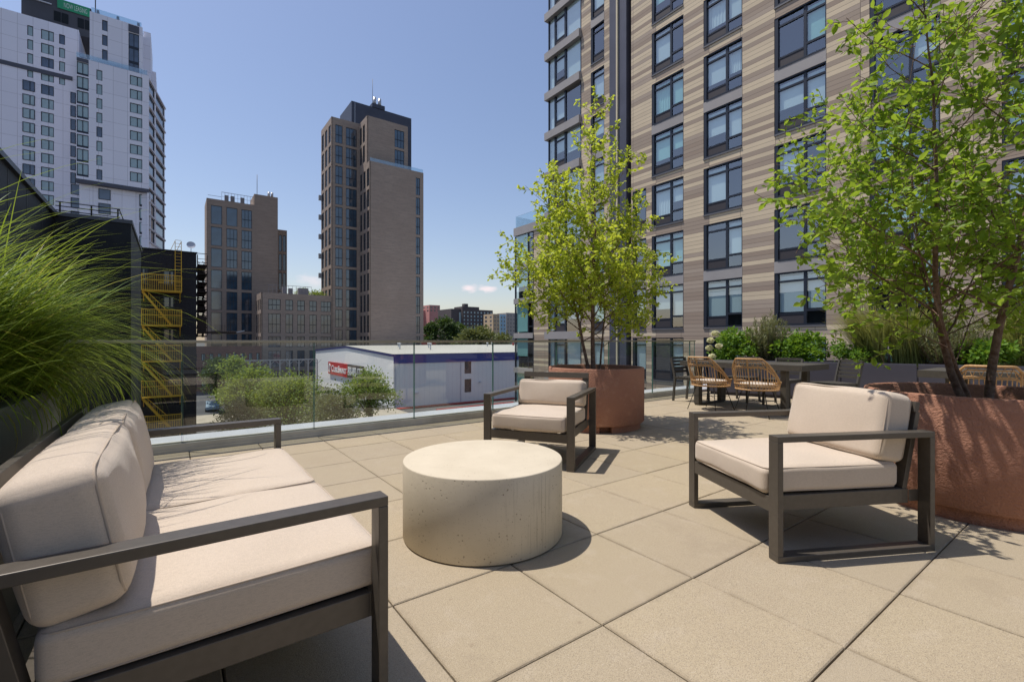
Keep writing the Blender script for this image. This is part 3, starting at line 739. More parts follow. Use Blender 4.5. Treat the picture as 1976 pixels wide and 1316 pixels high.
def wallbox(a, b_, z0, z1):
    """striped wall between v=a..b, cut by the slate strip"""
    segs = [(a, b_)]
    lo, hi = gap[0], recA[1]; out = []
    for (p, q) in segs:
        if q <= lo or p >= hi: out.append((p, q))
        else:
            if p < lo: out.append((p, lo))
            if q > hi: out.append((hi, q))
    for p, q in out:
        if q - p > .01: wl.box(0, REC + .05, p, q, z0, z1)
bayR = yv(1122)
for (a, b_, nm, kmax) in ops:
    wallbox(y, a, 0, ztop)
    zc = 0.; 
    for k in range(KMIN, kmax):
        z0 = ZB(k); z1 = z0 + H
        if z0 < .3: continue
        grey = (k % 3 == 1)
        if z0 > zc:
            (MB() if grey and zc > 0 else wl).box(-.012 if grey and zc > 0 else 0, REC + .05, a + (.004 if grey and zc > 0 else 0), b_ - (.004 if grey and zc > 0 else 0), zc + .0, z0)
            if grey and zc > 0: MB().box(-.012, REC + .05, a + .004, b_ - .004, zc, z0).build('slab_band', GREYP, st_)
        if not grey: MB().box(-.05, .02, a + .01, b_ - .01, z0 - .09, z0 - .012).build('sill', PSILL, st_)
        apt_window(a, b_, z0, H, hash((nm, k)) % 1000 if False else (ord(nm[0]) * 31 + k * 7 + len(nm) * 5), 'narrow' if nm in ('A', 'A2') else 'full'); zc = z1
    wallbox(a, b_, zc, ztop) if zc < ztop else None
    y = b_
wallbox(y, bayR, 0, ztop)
wl.box(1.2, 14, vN, vF - .3, 0, ztop - .2) if False else None
core = MB(); core.box(.5, 14, vN, bayR, 0, ztop - .3); core.box(.42, 14, bayR + .002, vF - .12, 0, ztop - .3); core.build('core', DARKIN, st_)
nv.box(-.10, .3, recA[0], recA[1], 0, ztop); nv.box(.55, .9, gap[0], gap[1], 0, ztop); nv.box(.3, .9, recA[0], recA[1] , 0, ztop)
cf.box(-.2, -.10, yv(1195.3), yv(1192.6), 0, ztop)
# glazed bay at the far corner
bayL = vF
for k in range(KMIN, 12):
    z0 = ZB(k)
    if z0 < .5: continue
    MB().box(-.25, 1.0, bayR, bayL + .15, z0 - .60, z0 - .05).build('slab_band', GREYP, st_)
bay_parts = []
bw = MB()
for k in range(KMIN, 11):
    z0 = ZB(k) - .05; z1 = z0 + 2.45
    if z0 < .5: continue
    fr = MB(); ym = [bayL - .05, yv(1071), yv(1090.5), bayR + .02]
    for yy, w_ in ((bayL - .08, .10), (yv(1071), .14), (yv(1090.5), .16), (bayR + .05, .10)): fr.box(0, .12, yy - w_ / 2, yy + w_ / 2, z0, z1)
    fr.box(.01, .11, yv(1090.5) + .08, yv(1071) - .07, z1 - .45, z1 - .36); fr.box(.01, .11, yv(1090.5) + .08, yv(1071) - .07, z0 + .5, z0 + .58)
    fr.cur = 1; fr.box(.03, .09, yv(1090.5) + .08, yv(1071) - .07, z0, z0 + .5)
    wo_ = fr.build('window', [WMET, LOUV], st_)
    pn = MB(); pn.quad((.06, bayR, z0), (.06, bayL - .1, z0), (.06, bayL - .1, z1), (.06, bayR, z1)); pn.build('pane', WGLASS, wo_)
    cb = MB(); r = random.Random(k + 50)
    cb.box(.14, .16, yv(1089), yv(1072.5), z0 + (.6 if r.random() < .7 else 1.2), z1); cb.box(.14, .16, yv(1069.5), bayL - .12, z0 + .1, z1)
    if r.random() < .9: cb.box(.14, .16, yv(1120), yv(1092.5), z0 + r.choice([.05, .3, .9]), z1)
    cb.build('blind', r.choice([CURT, MAT['shade_fabric']]), wo_)
wl.build('wall', STRIPE, st_); nv.build('slate_cladding', NAVYP, st_); cf.build('fin', CREAM, st_)

# lower striped wing beyond it
U2 = 24.4; yv2 = lambda x: vP(x, U2)
wg = bldg('striped_lower_wing', 'lower striped wing with glass roof railing at the far end of the apartment tower', 'building', U2, 0.)
wl = MB(); gs = MB(); a0, a1, a2 = vF + .2, yv2(1030), yv2(993.5)
wl.box(0, 6, a0, a1, 0, Zz(10.24)); MB().box(-.10, 6, a0, a2 + .06, Zz(10.25), Zz(10.95)).build('roof_edge', GREYP, wg)
core = MB(); core.box(.4, 6, a1 + .01, a2 - .05, 0, Zz(10.24)); core.build('core', DARKIN, wg)
for k in range(-4, 4):
    zb = Zz(-1.70 + 3.0 * k)
    if zb < .5: continue
    z0 = zb + .46; z1 = zb + 3.0 if k < 3 else Zz(10.2)
    MB().box(-.10, 1.1, a1 + .02, a2 + .06, zb - .0, zb + .45).build('slab_band', GREYP, wg)
    fr = MB(); yw = yv2(1019)
    for yy in (a2 - .05, yw, a1 + .08): fr.box(0, .12, yy - .06, yy + .06, z0 - .01, z1 - .01)
    fr.box(.01, .11, a1 + .14, yw - .06, z1 - .5, z1 - .42); fr.box(.01, .11, a1 + .14, yw - .06, z0 + .5, z0 + .58)
    wo_ = fr.build('window', WMET, wg)
    pn = MB(); pn.quad((.06, a1, z0), (.06, a2 - .1, z0), (.06, a2 - .1, z1), (.06, a1, z1)); pn.build('pane', WGLASS, wo_)
    cb = MB(); cb.box(.14, .16, yw + .1, a2 - .15, z0 + (.1 if k % 2 else 1.0), z1); cb.build('blind', MAT['shade_aqua'], wo_)
wl.build('wall', STRIPE, wg)
b = MB(); b.box(.1, .14, a0, a2, Zz(10.95), Zz(12.0)); b.box(.145, 5, a2 - .04, a2, Zz(10.95), Zz(12.0)); b.build('glass_parapet', MAT['balustrade_glass'], wg)

# ------------------------------------------------------------------ storage building with red sign
U0, V0 = 29.4, 73.1
sb = bldg('storage_building', 'long white metal storage building with royal blue trim and cream roof beyond the glass railing', 'building', U0, V0)
EV, RG, GW = Zz(-1.16), Zz(-.02), 51.7; LEN = 62.
wl = MB()
wl.add([(0, 0, 0), (0, GW, 0), (0, GW, EV), (0, GW / 2, RG), (0, 0, EV)], [(0, 4, 3, 2, 1)])
f_ = Face(wl, sb, (0, 0), (LEN, 0), 0, EV, .3)
wx = [uP(896.5, 73.1) - U0, uP(909.5, 73.1) - U0]
f_.col(wx[0], wx[1], [(Zz(-8.3), Zz(-5.9)), (Zz(-4.9), Zz(-2.5))], 'dark_plain'); f_.done()
wl.add([(LEN, 0, 0), (LEN, GW, 0), (LEN, GW, EV), (LEN, GW / 2, RG), (LEN, 0, EV)], [(0, 1, 2, 3, 4)])
wl.build('wall', SIDING, sb)
b = MB(); b.add([(-.3, -.3, EV + .02), (LEN, -.3, EV + .02), (LEN, GW / 2, RG + .06), (-.3, GW / 2, RG + .06), (LEN, GW + .3, EV + .02), (-.3, GW + .3, EV + .02)], [(0, 1, 2, 3), (3, 2, 4, 5)])
rf = b.build('roof', ROOFC, sb)
b = MB()
for (x_, y_) in ((6, 12), (9, 20), (11, 9), (14, 16), (30, 18), (34, 22)): b.tube([(x_, y_, EV + .3), (x_, y_, EV + 1.5)], .12, 6); b.tube([(x_, y_, EV + 1.5), (x_, y_, EV + 1.8)], .25, 6)
b.build('roof_vent', WHITEM, rf)
b = MB(); b.box(-.08, LEN, -.12, -.004, EV - 1.55, EV); b.bar((-.06, 0, EV - .2), (-.06, GW / 2, RG - .2), .12, .45); b.bar((-.06, GW / 2, RG - .2), (-.06, GW, EV - .2), .12, .45)
b.build('blue_trim', NAVYT, sb)
b = MB(); b.box(wx[1] + 1.6, wx[1] + 1.9, -.4, 0, 3.3, 3.55); b.box(3.6, 4.2, -.4, 0, 2.1, 2.4); b.box(wx[0] - .9, wx[0] - .75, -.12, -.0, 0, EV - 1.6); b.box(.15, .3, -.12, 0, 0, EV - 1.6)
b.build('wall_lamp', MAT['mid_grey_ledge'], sb)
# sign on gable: runs in -v direction when read left to right
vs0, vs1, vs2 = vP(636.5, 29.4), vP(674, 29.4), vP(705, 29.4)
sg = thing('shop_sign', 'red CubeSmart sign with charcoal phone number strip on the white gable', 'sign', W(29.15, vs0, 0), TH - math.pi / 2)
sg['label'] = 'red storage company sign with white lettering and charcoal phone number strip on the white gable'
zs1, zs0 = zU(636.5, 697.5, 29.4), zU(636.5, 720.5, 29.4)
w1, w2 = vs0 - vs1, vs0 - vs2
MB().box(0, w1, -.12, 0, zs0, zs1).build('board', SIGNR, sg); MB().box(w1, w2, -.12, 0, zs0 - .0, zs1 - .02).build('number_board', SIGND, sg)
hh = zs1 - zs0
lettering(sg, 'CubeSmart', w1 * .19, -.15, (zs0 + zs1) / 2 - .02, w1 * .77, hh * .52, LETW, extrude=.03, small=.76, bold=.02)
lettering(sg, '800-800-1717', w1 + .4, -.15, (zs0 + zs1) / 2, (w2 - w1) - .8, hh * .62, LETW, extrude=.03, bold=.02)
b = MB(); cx, cz, rd = w1 * .095, (zs0 + zs1) / 2, hh * .36
hexp = [Vector((cx + rd * .62 * math.cos(R(90 + 60 * k)), -.15, cz + rd * math.sin(R(90 + 60 * k)))) for k in range(6)]
for k in range(6): b.bar(hexp[k], hexp[(k + 1) % 6], .08, .28, (0, -1, 0))
b.bar(Vector((cx, -.15, cz + rd * .45)), Vector((cx, -.15, cz - rd * .45)), .08, .3, (0, -1, 0)); b.bar(Vector((cx - rd * .3, -.15, cz + rd * .45)), Vector((cx + rd * .3, -.15, cz + rd * .45)), .08, .2, (0, -1, 0)); b.bar(Vector((cx - rd * .3, -.15, cz - rd * .45)), Vector((cx + rd * .3, -.15, cz - rd * .45)), .08, .2, (0, -1, 0))
b.build('emblem', LETW, sg)

# ------------------------------------------------------------------ black building at left and fire escape building
U0, V0 = -1.33, 24.
bb = bldg('black_building', 'flat black panelled building with a thin roof railing at the left edge', 'building', U0, V0)
b = MB(); b.box(L(-12), L(-3.55), K(-6), K(24), 0, Zz(5.75)); b.box(L(-12), L(-1.33), K(24), K(31.4), 0, Zz(5.75)); b.build('wall', BLACKP, bb)
b = MB(); b.box(L(-3.8), L(-3.45), K(-6), K(24) - .06, Zz(5.75), Zz(5.9)); b.box(L(-3.8), L(-1.28), K(24) - .05, K(24.3), Zz(5.755), Zz(5.9)); b.box(L(-1.6), L(-1.28), K(24.31), K(31.4), Zz(5.755), Zz(5.9))
for k in range(12): b.box(L(-3.553), L(-3.54), K(2 + 2 * k), K(2.03 + 2 * k), 0, Zz(5.7))
b.build('roof_edge', mat('dark_grey_flashing', (.07, .075, .085), .4, .3), bb)
b = MB(); zt = Zz(5.9)
for q in (-3.5, -2.6, -1.8): b.box(L(q), L(q) + .05, K(24.6), K(24.65), zt - .02, zt + .52)
for hz in (.5, .34, .17): b.box(L(-3.6), L(-1.7), K(24.6), K(24.63), zt + hz, zt + hz + .03)
b.box(L(-1.75), L(-1.72), K(24.6), K(30), zt + .5, zt + .53)
b.build('roof_railing', BLK, bb)

U0, V0 = -2.6, 53.2
ZF = 44.0
fb_ = bldg('fire_escape_building', 'dark painted brick building carrying the yellow fire escape', 'building', U0, V0)
TOPD = Zz(zV(379, 489.6, V0)); xl_, xr_ = uP(262, V0), uP(379, V0)
wl = MB(); f_ = Face(wl, fb_, (L(xl_), 0), (L(xr_), 0), 0, TOPD, .35)
zr = lambda y: Zz(zV(320, y, V0))
f_.col(uP(314, V0) - xl_, uP(337, V0) - xl_, [(zr(594), zr(571), 'dark_pair'), (zr(551), zr(521), 'dark_pair'), (zr(660), zr(634), 'dark_pair'), (zr(725), zr(700), 'dark_pair')], 'dark_pair')
f_.col(uP(272, V0) - xl_, uP(286, V0) - xl_, [(zr(551), zr(519))], 'dark_pair'); f_.done()
wl.box(L(xl_), L(xr_), .36, 11, 0, TOPD - .05); wl.build('wall', BLACKW, fb_)
b = MB(); b.box(L(xl_), L(xr_) + .08, -.08, .3, TOPD, TOPD + .12); b.build('roof_edge', BLACKP, fb_)
b = MB(); b.lathe([(0.001, 0), (.18, .02), (.34, .1), (.36, .12), (.001, .05)], 20, Matrix.Translation((L(xr_) - .4, .8, TOPD + .85)) @ Matrix.Rotation(R(70), 4, 'X')); b.tube([(L(xr_) - .4, .8, TOPD), (L(xr_) - .4, .8, TOPD + .85)], .03)
dsh = b.build('satellite_dish', WHITEM, None, 0, W(U0, V0, GZ), TH); tag(dsh, 'round pale satellite dish on the roof of the dark brick building', 'satellite dish')

fe = thing('fire_escape', 'yellow steel fire escape with zigzag stairs on the dark brick wall', 'fire escape', W(U0, V0, GZ), TH)
ux = lambda x: L(uP(x, V0 - .6)); zq = lambda x, y: Zz(zV(x, y, V0 - .6))
lands = [(563, 529), (629, 600), (697, 679), (764, 745), (830, 810)]
bars = 0
zls = []
for i, (yb, yt) in enumerate(lands):
    zb = zq(320, yb); zls.append(zb)
    x0, x1 = ux(274), ux(350)
    lb = MB(); lb.box(x0, x1, -1.15, -.02, zb - .06, zb); lb.build('landing', YEL, fe)
    rb = MB(); zt = zb + 1.45
    for zz in (zt, zb + .75 + .2, zb + .06): rb.box(x0, x1, -1.17, -1.13, zz - .03, zz + .03)
    n = 22
    for k in range(n + 1): xx = x0 + (x1 - x0) * k / n; w_ = .04 if k in (0, n) else .014; rb.box(xx - w_, xx + w_, -1.165, -1.135, zb, zt)
    for xx in (x0, x1): rb.box(xx - .03, xx + .03, -1.15, -.05, zt - .03, zt + .03)
    rb.box((x0 + x1) / 2 - .25, (x0 + x1) / 2 + .12, -1.18, -1.1, zb + .72, zb + .80)
    rb.build('railing', YEL, fe)
    bb2 = MB()
    for xx in (x0 + .1, x1 - .1): bb2.bar((xx, -1.1, zb - .06), (xx, -.02, zb - .9), .05, .05)
    bb2.build('bracket', YEL, fe)
for i in range(len(zls) - 1):
    za, zb = zls[i], zls[i + 1]; x0, x1 = ux(275), ux(331)
    s_ = MB()
    for yy in (-.95, -.30): s_.bar((x0, yy, za - .1), (x1, yy, zb + .05), .05, .16)
    for k in range(11): t = (k + .5) / 11; xx = x0 + (x1 - x0) * t; zz = za - .1 + (zb + .15 - za) * t; s_.box(xx - .11, xx + .11, -.93, -.32, zz - .02, zz + .02)
    s_.bar((x0 + .35, -.98, za - .1), (x1 - .3, -.98, zb + 1.35), .03, .05)
    for k in range(9): t = (k + .5) / 9; xx = x0 + .35 + (x1 - x0 - .65) * t; s_.bar((xx, -.98, za - .1 + (zb + 1.45 - za) * t), (xx, -.98, za - .2 + (zb + .2 - za) * (t * .82 + .12)), .016, .016, (0, 1, 0))
    s_.build('stair', YEL, fe)
ld = MB(); zb, zt = zls[0], TOPD + .95; xa, xb = ux(338), ux(350)
for xx in (xa, xb): ld.box(xx - .025, xx + .025, -.35, -.30, zb, zt)
for k in range(16): ld.box(xa, xb, -.34, -.31, zb + .3 + k * .30, zb + .33 + k * .30)
for xx in (xa, xb): ld.bar((xx, -.3, zt), (xx - .4, .9, TOPD + .1), .03, .03)
ld.build('ladder', YEL, fe)

# dark rusted fire escape seen edge-on against the sky
f2 = thing('rusted_fire_escape', 'dark rusted iron stair tower seen edge-on beside the dark brick building', 'fire escape', W(U0, V0, GZ), TH)
b = MB(); x0, x1 = L(xr_) + .1, L(uP(396.5, V0 + 3)); y0_, y1_ = .4, 6.5; zt = Zz(zV(388, 497, V0 + 2)); zb = Zz(zV(388, 648, V0 + 2))
for xx in (x0, x1):
    for yy in (y0_, y1_): b.box(xx - .04, xx + .04, yy - .04, yy + .04, zb, zt)
b.build('post', RUST, f2)
nlv = 8; dzl = (zt - .9 - zb) / nlv
for i in range(nlv + 1):
    zz = zb + i * dzl; p_ = MB()
    for k in range(20): p_.box(x0, x1, y0_ + k * .31, y0_ + k * .31 + .14, zz - .08, zz)
    p_.box(x0, x0 + .08, y0_, y1_, zz - .12, zz); p_.box(x1 - .08, x1, y0_, y1_, zz - .12, zz); p_.box(x0, x1, y0_, y0_ + .04, zz + 1.0, zz + 1.06); p_.box(x0, x1, y0_, y0_ + .03, zz + .5, zz + .54)
    p_.build('landing', RUST, f2)
    if i < nlv:
        s_ = MB()
        ya, yb = (y0_ + .3, y1_ - 1) if i % 2 else (y1_ - .3, y0_ + 1)
        for xx in (x0 + .15, x1 - .15): s_.bar((xx, ya, zz), (xx, yb, zz + dzl), .08, .3); s_.bar((xx, ya, zz + 1), (xx, yb, zz + dzl + 1), .05, .06); s_.bar((xx, ya, zz + .5), (xx, yb, zz + dzl + .5), .04, .05)
        for k in range(12): t = (k + .5) / 12; s_.box(x0 + .15, x1 - .15, ya + (yb - ya) * t - .12, ya + (yb - ya) * t + .12, zz + dzl * t - .02, zz + dzl * t + .02)
        s_.build('stair', RUST, f2)
cn_ = thing('wall_canopy', 'small black canopy with a grey lamp arm sticking out beside the rusted stairs', 'canopy', W(U0, V0, GZ), TH)
zc = Zz(zV(400, 643, V0)); b = MB(); b.box(x0, x0 + 3.2, .2, 2.2, zc, zc + .16)
for k in range(9): b.box(x0 + 1.4 + k * .16, x0 + 1.43 + k * .16, .25, .28, zc + .16, zc + .85)
b.build('deck', RUST, cn_); b = MB(); b.bar((x0 + 3.1, .3, zc + .1), (x0 + 3.9, .3, zc + .28), .14, .08); b.build('lamp_arm', WHITEM, cn_)
b = MB(); b.box(x0, x0 + .7, .3, .5, zc - .05, zc + 1.6); b.build('bracket', RUST, cn_)

# ------------------------------------------------------------------ distant blocks
def simple_block(name, label, x0, x1, ytop, Vd, depth, m, wcols, wrows, wst, side=None, ang=None):
    u0, u1 = uP(x0, Vd), uP(x1, Vd); zt = zV((x0 + x1) / 2, ytop, Vd)
    o = bldg(name, label, 'building', u0, Vd); wl = MB(); f_ = Face(wl, o, (0, 0), (u1 - u0, 0), 0, Zz(zt), .4)
    Lw = u1 - u0; pz = 3.1
    for c_ in range(wcols):
        cw = Lw / wcols; f_.col(cw * (c_ + .27), cw * (c_ + .73), [(Zz(zt) - 3.2 - k * pz, Zz(zt) - 1.6 - k * pz) for k in range(wrows)], wst)
    f_.done()
    if side:
        f2_ = Face(wl, o, (0, depth), (0, 0), 0, Zz(zt), .4)
        for c_ in range(side): cw = depth / side; f2_.col(cw * (c_ + .3), cw * (c_ + .7), [(Zz(zt) - 3.2 - k * pz, Zz(zt) - 1.6 - k * pz) for k in range(wrows)], wst)
        f2_.done()
    wl.box(.42, Lw, .42, depth, 0, Zz(zt) - .1); wl.build('wall', m, o); return o, Lw, Zz(zt)
o, Lw, zt = simple_block('distant_apartment_block', 'dark grey-brown apartment block with small pale windows on the horizon', 893, 951, 598, 330, 26, BRICKD, 9, 6, 'teal_plain', 2)
b = MB(); b.box(2, Lw * .62, 4, 18, zt - .1, zt + 2.6); b.box(4.5, 8, 5, 9, zt + 2.6, zt + 5); b.build('roof_house', BRICKD, o)
b = MB(); b.box(-9, 0, 3, 26, 0, zt + .2); b.build('wing', BRICKD, o)
b = MB(); b.box(-1.8, -.1, 2.6, 2.98, 0, zt - 2.5); b.build('glass_strip', MAT['balustrade_glass'] if False else FG_TEAL, o)
o, Lw, zt = simple_block('pink_block', 'taller salmon pink block on the horizon beside the tall brick tower', 829, 849, 589, 420, 16, BRICKP, 3, 2, 'dark_plain', 2)
o, Lw, zt = simple_block('pink_annex', 'low salmon pink block to the right of the taller pink one', 849.5, 856, 601, 424, 16, BRICKP, 2, 2, 'dark_plain')
o, Lw, zt = simple_block('pink_low_block', 'low salmon pink block half hidden by the tall brick tower', 812, 827, 599, 430, 16, BRICKP, 2, 3, 'dark_plain')
o, Lw, zt = simple_block('tan_block', 'narrow tan block on the horizon between the grey block and the striped wing', 952, 964, 606, 300, 14, BRICKY, 2, 6, 'navy_plain', 2)
o, Lw, zt = simple_block('blue_block', 'light blue block on the horizon right beside the narrow tan one', 965, 976, 607, 306, 14, mat('pale_blue_cladding', (.30, .48, .60), .7), 2, 6, 'navy_plain')
o, Lw, zt = simple_block('grey_tan_block', 'grey-tan block on the horizon touching the striped wing', 977, 1000, 604, 312, 14, mat('grey_tan_wall', (.34, .31, .28), .8), 4, 7, 'navy_plain')
o, Lw, zt = simple_block('old_brick_building', 'old dark red brick building low behind the street trees, left of the steel posts', 368, 505, 668, 122, 10, brick('old_red_brick', (.20, .10, .08), (.16, .08, .065), (.24, .13, .1), (.2, .16, .14)), 9, 3, 'teal_pair')
# red signs peeping over the storage roof
rsn = thing('red_roof_sign', 'red panel just above the cream roof, right of the tall brick tower', 'sign', W(uP(814, 128), 128, GZ), TH)
MB().box(0, 4.6, 0, .3, Zz(-3), Zz(.75)).build('board', REDK, rsn)
rsn = thing('red_sign_panel', 'small upright red panel against the edge of the striped wing', 'sign', W(uP(989.5, 95), 95, GZ), TH)
MB().box(0, .45, 0, .25, Zz(-1.1), Zz(.55)).build('board', REDK, rsn)

# steel canopy row under the brick blocks
cp = thing('steel_canopy', 'row of grey steel posts with forked arms in front of the low brick block', 'canopy', W(uP(482, 110), 110, GZ), TH)
Lc = uP(612, 110) - uP(482, 110); zc = Zz(-3.2)
b = MB(); b.box(-1, Lc, -.1, .1, zc, zc + .18); b.box(-1, Lc, 1.6, 1.8, zc, zc + .18); b.build('beam', STEEL, cp)
for k in range(8):
    x_ = Lc * k / 7; p_ = MB(); p_.box(x_ - .11, x_ + .11, -.11, .11, 0, zc); p_.bar((x_, 0, zc - .9), (x_ - .9, 0, zc), .08, .08, (0, 1, 0)); p_.bar((x_, 0, zc - .9), (x_ + .9, 0, zc), .08, .08, (0, 1, 0)); p_.build('post', STEEL, cp)

def vehicle(label, u, v, rz, col):
    o = thing('parked_car', label, 'car', W(u, v, GZ), rz, 'cars parked on the street below')
    b = MB(); prof = [(-2.2, .35), (-2.25, .8), (-1.9, .95), (-1.2, 1.0), (-.7, 1.45), (.9, 1.48), (1.6, 1.05), (2.15, .95), (2.25, .6), (2.2, .35)]
    n = len(prof); vs = [(x_, -.88, z_) for x_, z_ in prof] + [(x_, .88, z_) for x_, z_ in prof]
    b.add(vs, [tuple(range(n)), tuple(range(2 * n - 1, n - 1, -1))] + [(i, n + i, n + (i + 1) % n, (i + 1) % n) for i in range(n)]); b.build('body', col, o, .06)
    b = MB(); b.box(-.95, .95, -.9, -.885, 1.02, 1.36); b.box(-.95, .95, .885, .9, 1.02, 1.36); b.build('side_window', FG_DARK, o)
    for x_ in (-1.4, 1.4):
        for y_ in (-.86, .86): MB().tube([(x_, y_ - .11, .33), (x_, y_ + .11, .33)], .33, 16).build('wheel', BLK, o)
    return o
vehicle('pale blue car parked on the street beside the dark brick building', 5.2, 88, TH + 1.5, mat('car_pale_blue', (.35, .45, .55), .25, .3))
vehicle('dark grey car parked in front of the pale blue one', 6.6, 82.5, TH + 1.5, mat('car_dark', (.04, .045, .05), .25, .3))
vehicle('silver car parked beyond the street trees under the brick block', 17.5, 100, TH, mat('car_silver', (.45, .46, .48), .25, .4))

# ================================================================== VEGETATION
LEAFV = np.array([(0, 0, 0), (.28, .42, .05), (.24, .75, .03), (0, 1.05, -.06), (-.24, .75, .03), (-.28, .42, .05)], float)
def rot_from(dirs, rnd):
    """orthonormal frames: y along dirs, random roll biased to face up"""
    d = dirs / np.linalg.norm(dirs, axis=1, keepdims=True)
    up = np.tile([0, 0, 1.], (len(d), 1)) + rnd.normal(0, .75, (len(d), 3))
    x = np.cross(d, up); x /= np.linalg.norm(x, axis=1, keepdims=True) + 1e-9
    z = np.cross(x, d); return x, d, z
def leaves_mesh(name, P, D, S, mt, rnd, shape=LEAFV):
    x, y, z = rot_from(D, rnd); n = len(P); k = len(shape)
    V = P[:, None, :] + S[:, None, None] * (shape[None, :, 0:1] * x[:, None, :] + shape[None, :, 1:2] * y[:, None, :] + shape[None, :, 2:3] * z[:, None, :])
    base = (np.arange(n) * k)[:, None]
    if k == 6: Fc = np.concatenate([base + np.array([[0, 1, 2, 3]]), base + np.array([[0, 3, 4, 5]])], 0)
    else: Fc = base + np.arange(k)[None, :]
    return npmesh(name, V.reshape(-1, 3), Fc, mt)
def grow(rn, start, d, length, r0, nseg, wander, up, out, level, maxl, spawn, leafpts, lf):
    p = Vector(start); d = Vector(d).normalized(); pts = [p.copy()]; rs_ = [r0]
    for i in range(nseg):
        d = (d + Vector((rn.gauss(0, wander), rn.gauss(0, wander), rn.gauss(0, wander) + up))).normalized()
        p = p + d * (length / nseg); pts.append(p.copy()); rs_.append(r0 * (1 - .85 * (i + 1) / nseg))
    out.append((pts, rs_, level))
    if level >= lf[0]:
        st_i = 0 if level >= lf[0] + 1 else 1
        nl = max(2, int(length * lf[1]))
        for k in range(nl):
            t = (st_i * .25 + (1 - st_i * .25) * (k + rn.random()) / nl) * nseg; i = min(int(t), nseg - 1); q = pts[i].lerp(pts[i + 1], t - i)
            dd = (pts[i + 1] - pts[i]).normalized()
            sd = Vector((rn.gauss(0, 1), rn.gauss(0, 1), rn.gauss(0, .6))).normalized()
            leafpts.append((q, (dd * .5 + sd + Vector((0, 0, -.15))).normalized()))
    if level < maxl:
        n = spawn[level](length)
        for k in range(n):
            t = (.18 + .8 * (k + rn.random() * .9) / n) * nseg; i = min(int(t), nseg - 1); q = pts[i].lerp(pts[i + 1], t - i)
            dd = (pts[i + 1] - pts[i]).normalized(); a = rn.random() * 2 * math.pi + k * 2.4
            perp = dd.orthogonal().normalized(); perp = Matrix.Rotation(a, 3, dd) @ perp
            nd = (dd * rn.uniform(.45, .8) + perp).normalized()
            frac = t / nseg
            grow(rn, q, nd, length * rn.uniform(*TWIG) * (1.15 - .55 * frac), rs_[i] * .5, max(3, nseg - 1), wander * 1.15, up, out, level + 1, maxl, spawn, leafpts, lf)

TWIG = [.38, .6]
def potted_tree(label, px, py, base_z, seed, height, stems, leafm, leaf_size, per_m, scale=1.0, prim=None):
    rn = random.Random(seed); o = thing('birch_tree', label, 'tree', (px, py, base_z)); out = []; lp = []
    for (bx, by, dx, dy, hgt, r0) in stems:
        # main stem
        d = Vector((dx, dy, 1)).normalized(); p = Vector((bx, by, 0)); pts = [p.copy()]; rs_ = [r0]; N = 14
        for i in range(N):
            d = (d + Vector((rn.gauss(0, .05), rn.gauss(0, .05), .05))).normalized(); p = p + d * (hgt / N); pts.append(p.copy()); rs_.append(r0 * (.04 + .96 * (1 - (i + 1) / N) ** 1.35))
        out.append((pts, rs_, 0))
        nb = int(hgt * prim['n'])
        for k in range(nb):
            t = (prim['t0'] + (1 - prim['t0']) * (k + rn.random() * .8) / nb); ti = t * N; i = min(int(ti), N - 1); q = pts[i].lerp(pts[i + 1], ti - i)
            a = k * 2.399 + rn.random() * .8; el = rn.uniform(*prim['el'])
            nd = Vector((math.cos(a), math.sin(a), el)).normalized()
            ln = prim['w'](t) * rn.uniform(.75, 1.15)
            grow(rn, q, nd, ln, max(.004, rs_[i] * .42), 6, .10, .03, out, 1, 3, {1: lambda L_: max(3, int(L_ * prim['c1'])), 2: lambda L_: max(2, int(L_ * 9))}, lp, (2, per_m))
        grow(rn, pts[-1], d, .25, .005, 3, .1, .05, out, 2, 3, {2: lambda L_: 3}, lp, (2, per_m))
    tr = MB(); br = MB()
    for (pts, rs_, lv) in out: (tr if lv == 0 else br).tube(pts, [max(q, .0018) for q in rs_], 9 if lv == 0 else (5 if lv == 1 else 3), caps=False)
    tr.build('trunk', BARK, o); br.build('branches', BARK, o)
    P = np.array([tuple(q[0]) for q in lp]); D = np.array([tuple(q[1]) for q in lp]); nr = np.random.default_rng(seed)
    S = leaf_size * nr.uniform(.6, 1.25, len(P)); obj('crown', leaves_mesh('crown', P, D, S, leafm, nr), o); print(label, len(P)); return o

def planter(label, px, py, rz=0.):
    o = thing('round_planter', label, 'planter', (px, py, 0), rz, 'round terracotta planters on the terrace')
    b = MB(); b.smooth = True; r, h, t = .615, .767, .035
    b.lathe([(r - .012, .085), (r, .10), (r, h - .012), (r - .006, h - .002), (r - .014, h), (r - t + .006, h), (r - t, h - .008), (r - t, h - .25)], 96); b.build('shell', TERRA, o)
    b = MB(); b.smooth = False; ri = .565
    n = 72
    for k in range(n):
        if k % 18 in (16, 17, 0): continue        # drain slots
        a0, a1 = 2 * math.pi * (k - .5) / n, 2 * math.pi * (k + .5) / n
        c0, s0, c1, s1 = math.cos(a0), math.sin(a0), math.cos(a1), math.sin(a1); q = ri - .05
        b.add([(ri * c0, ri * s0, 0), (ri * c1, ri * s1, 0), (q * c1, q * s1, 0), (q * c0, q * s0, 0), (ri * c0, ri * s0, .088), (ri * c1, ri * s1, .088), (q * c1, q * s1, .088), (q * c0, q * s0, .088)],
              [(0, 1, 5, 4), (2, 3, 7, 6), (1, 2, 6, 5), (3, 0, 4, 7)])
    b.lathe([(.001, .085), (.603, .085)], 72); b.lathe([(.48, 0.002), (.48, .085)], 48); b.build('foot', TERRA, o)
    b = MB(); b.lathe([(.001, h - .11), (.3, h - .10), (r - t + .005, h - .12)], 48); b.build('soil', SOIL, o); return o
planter('round terracotta planter behind the small armchair, holding the lime green birch', 1.095, 6.10, .12)
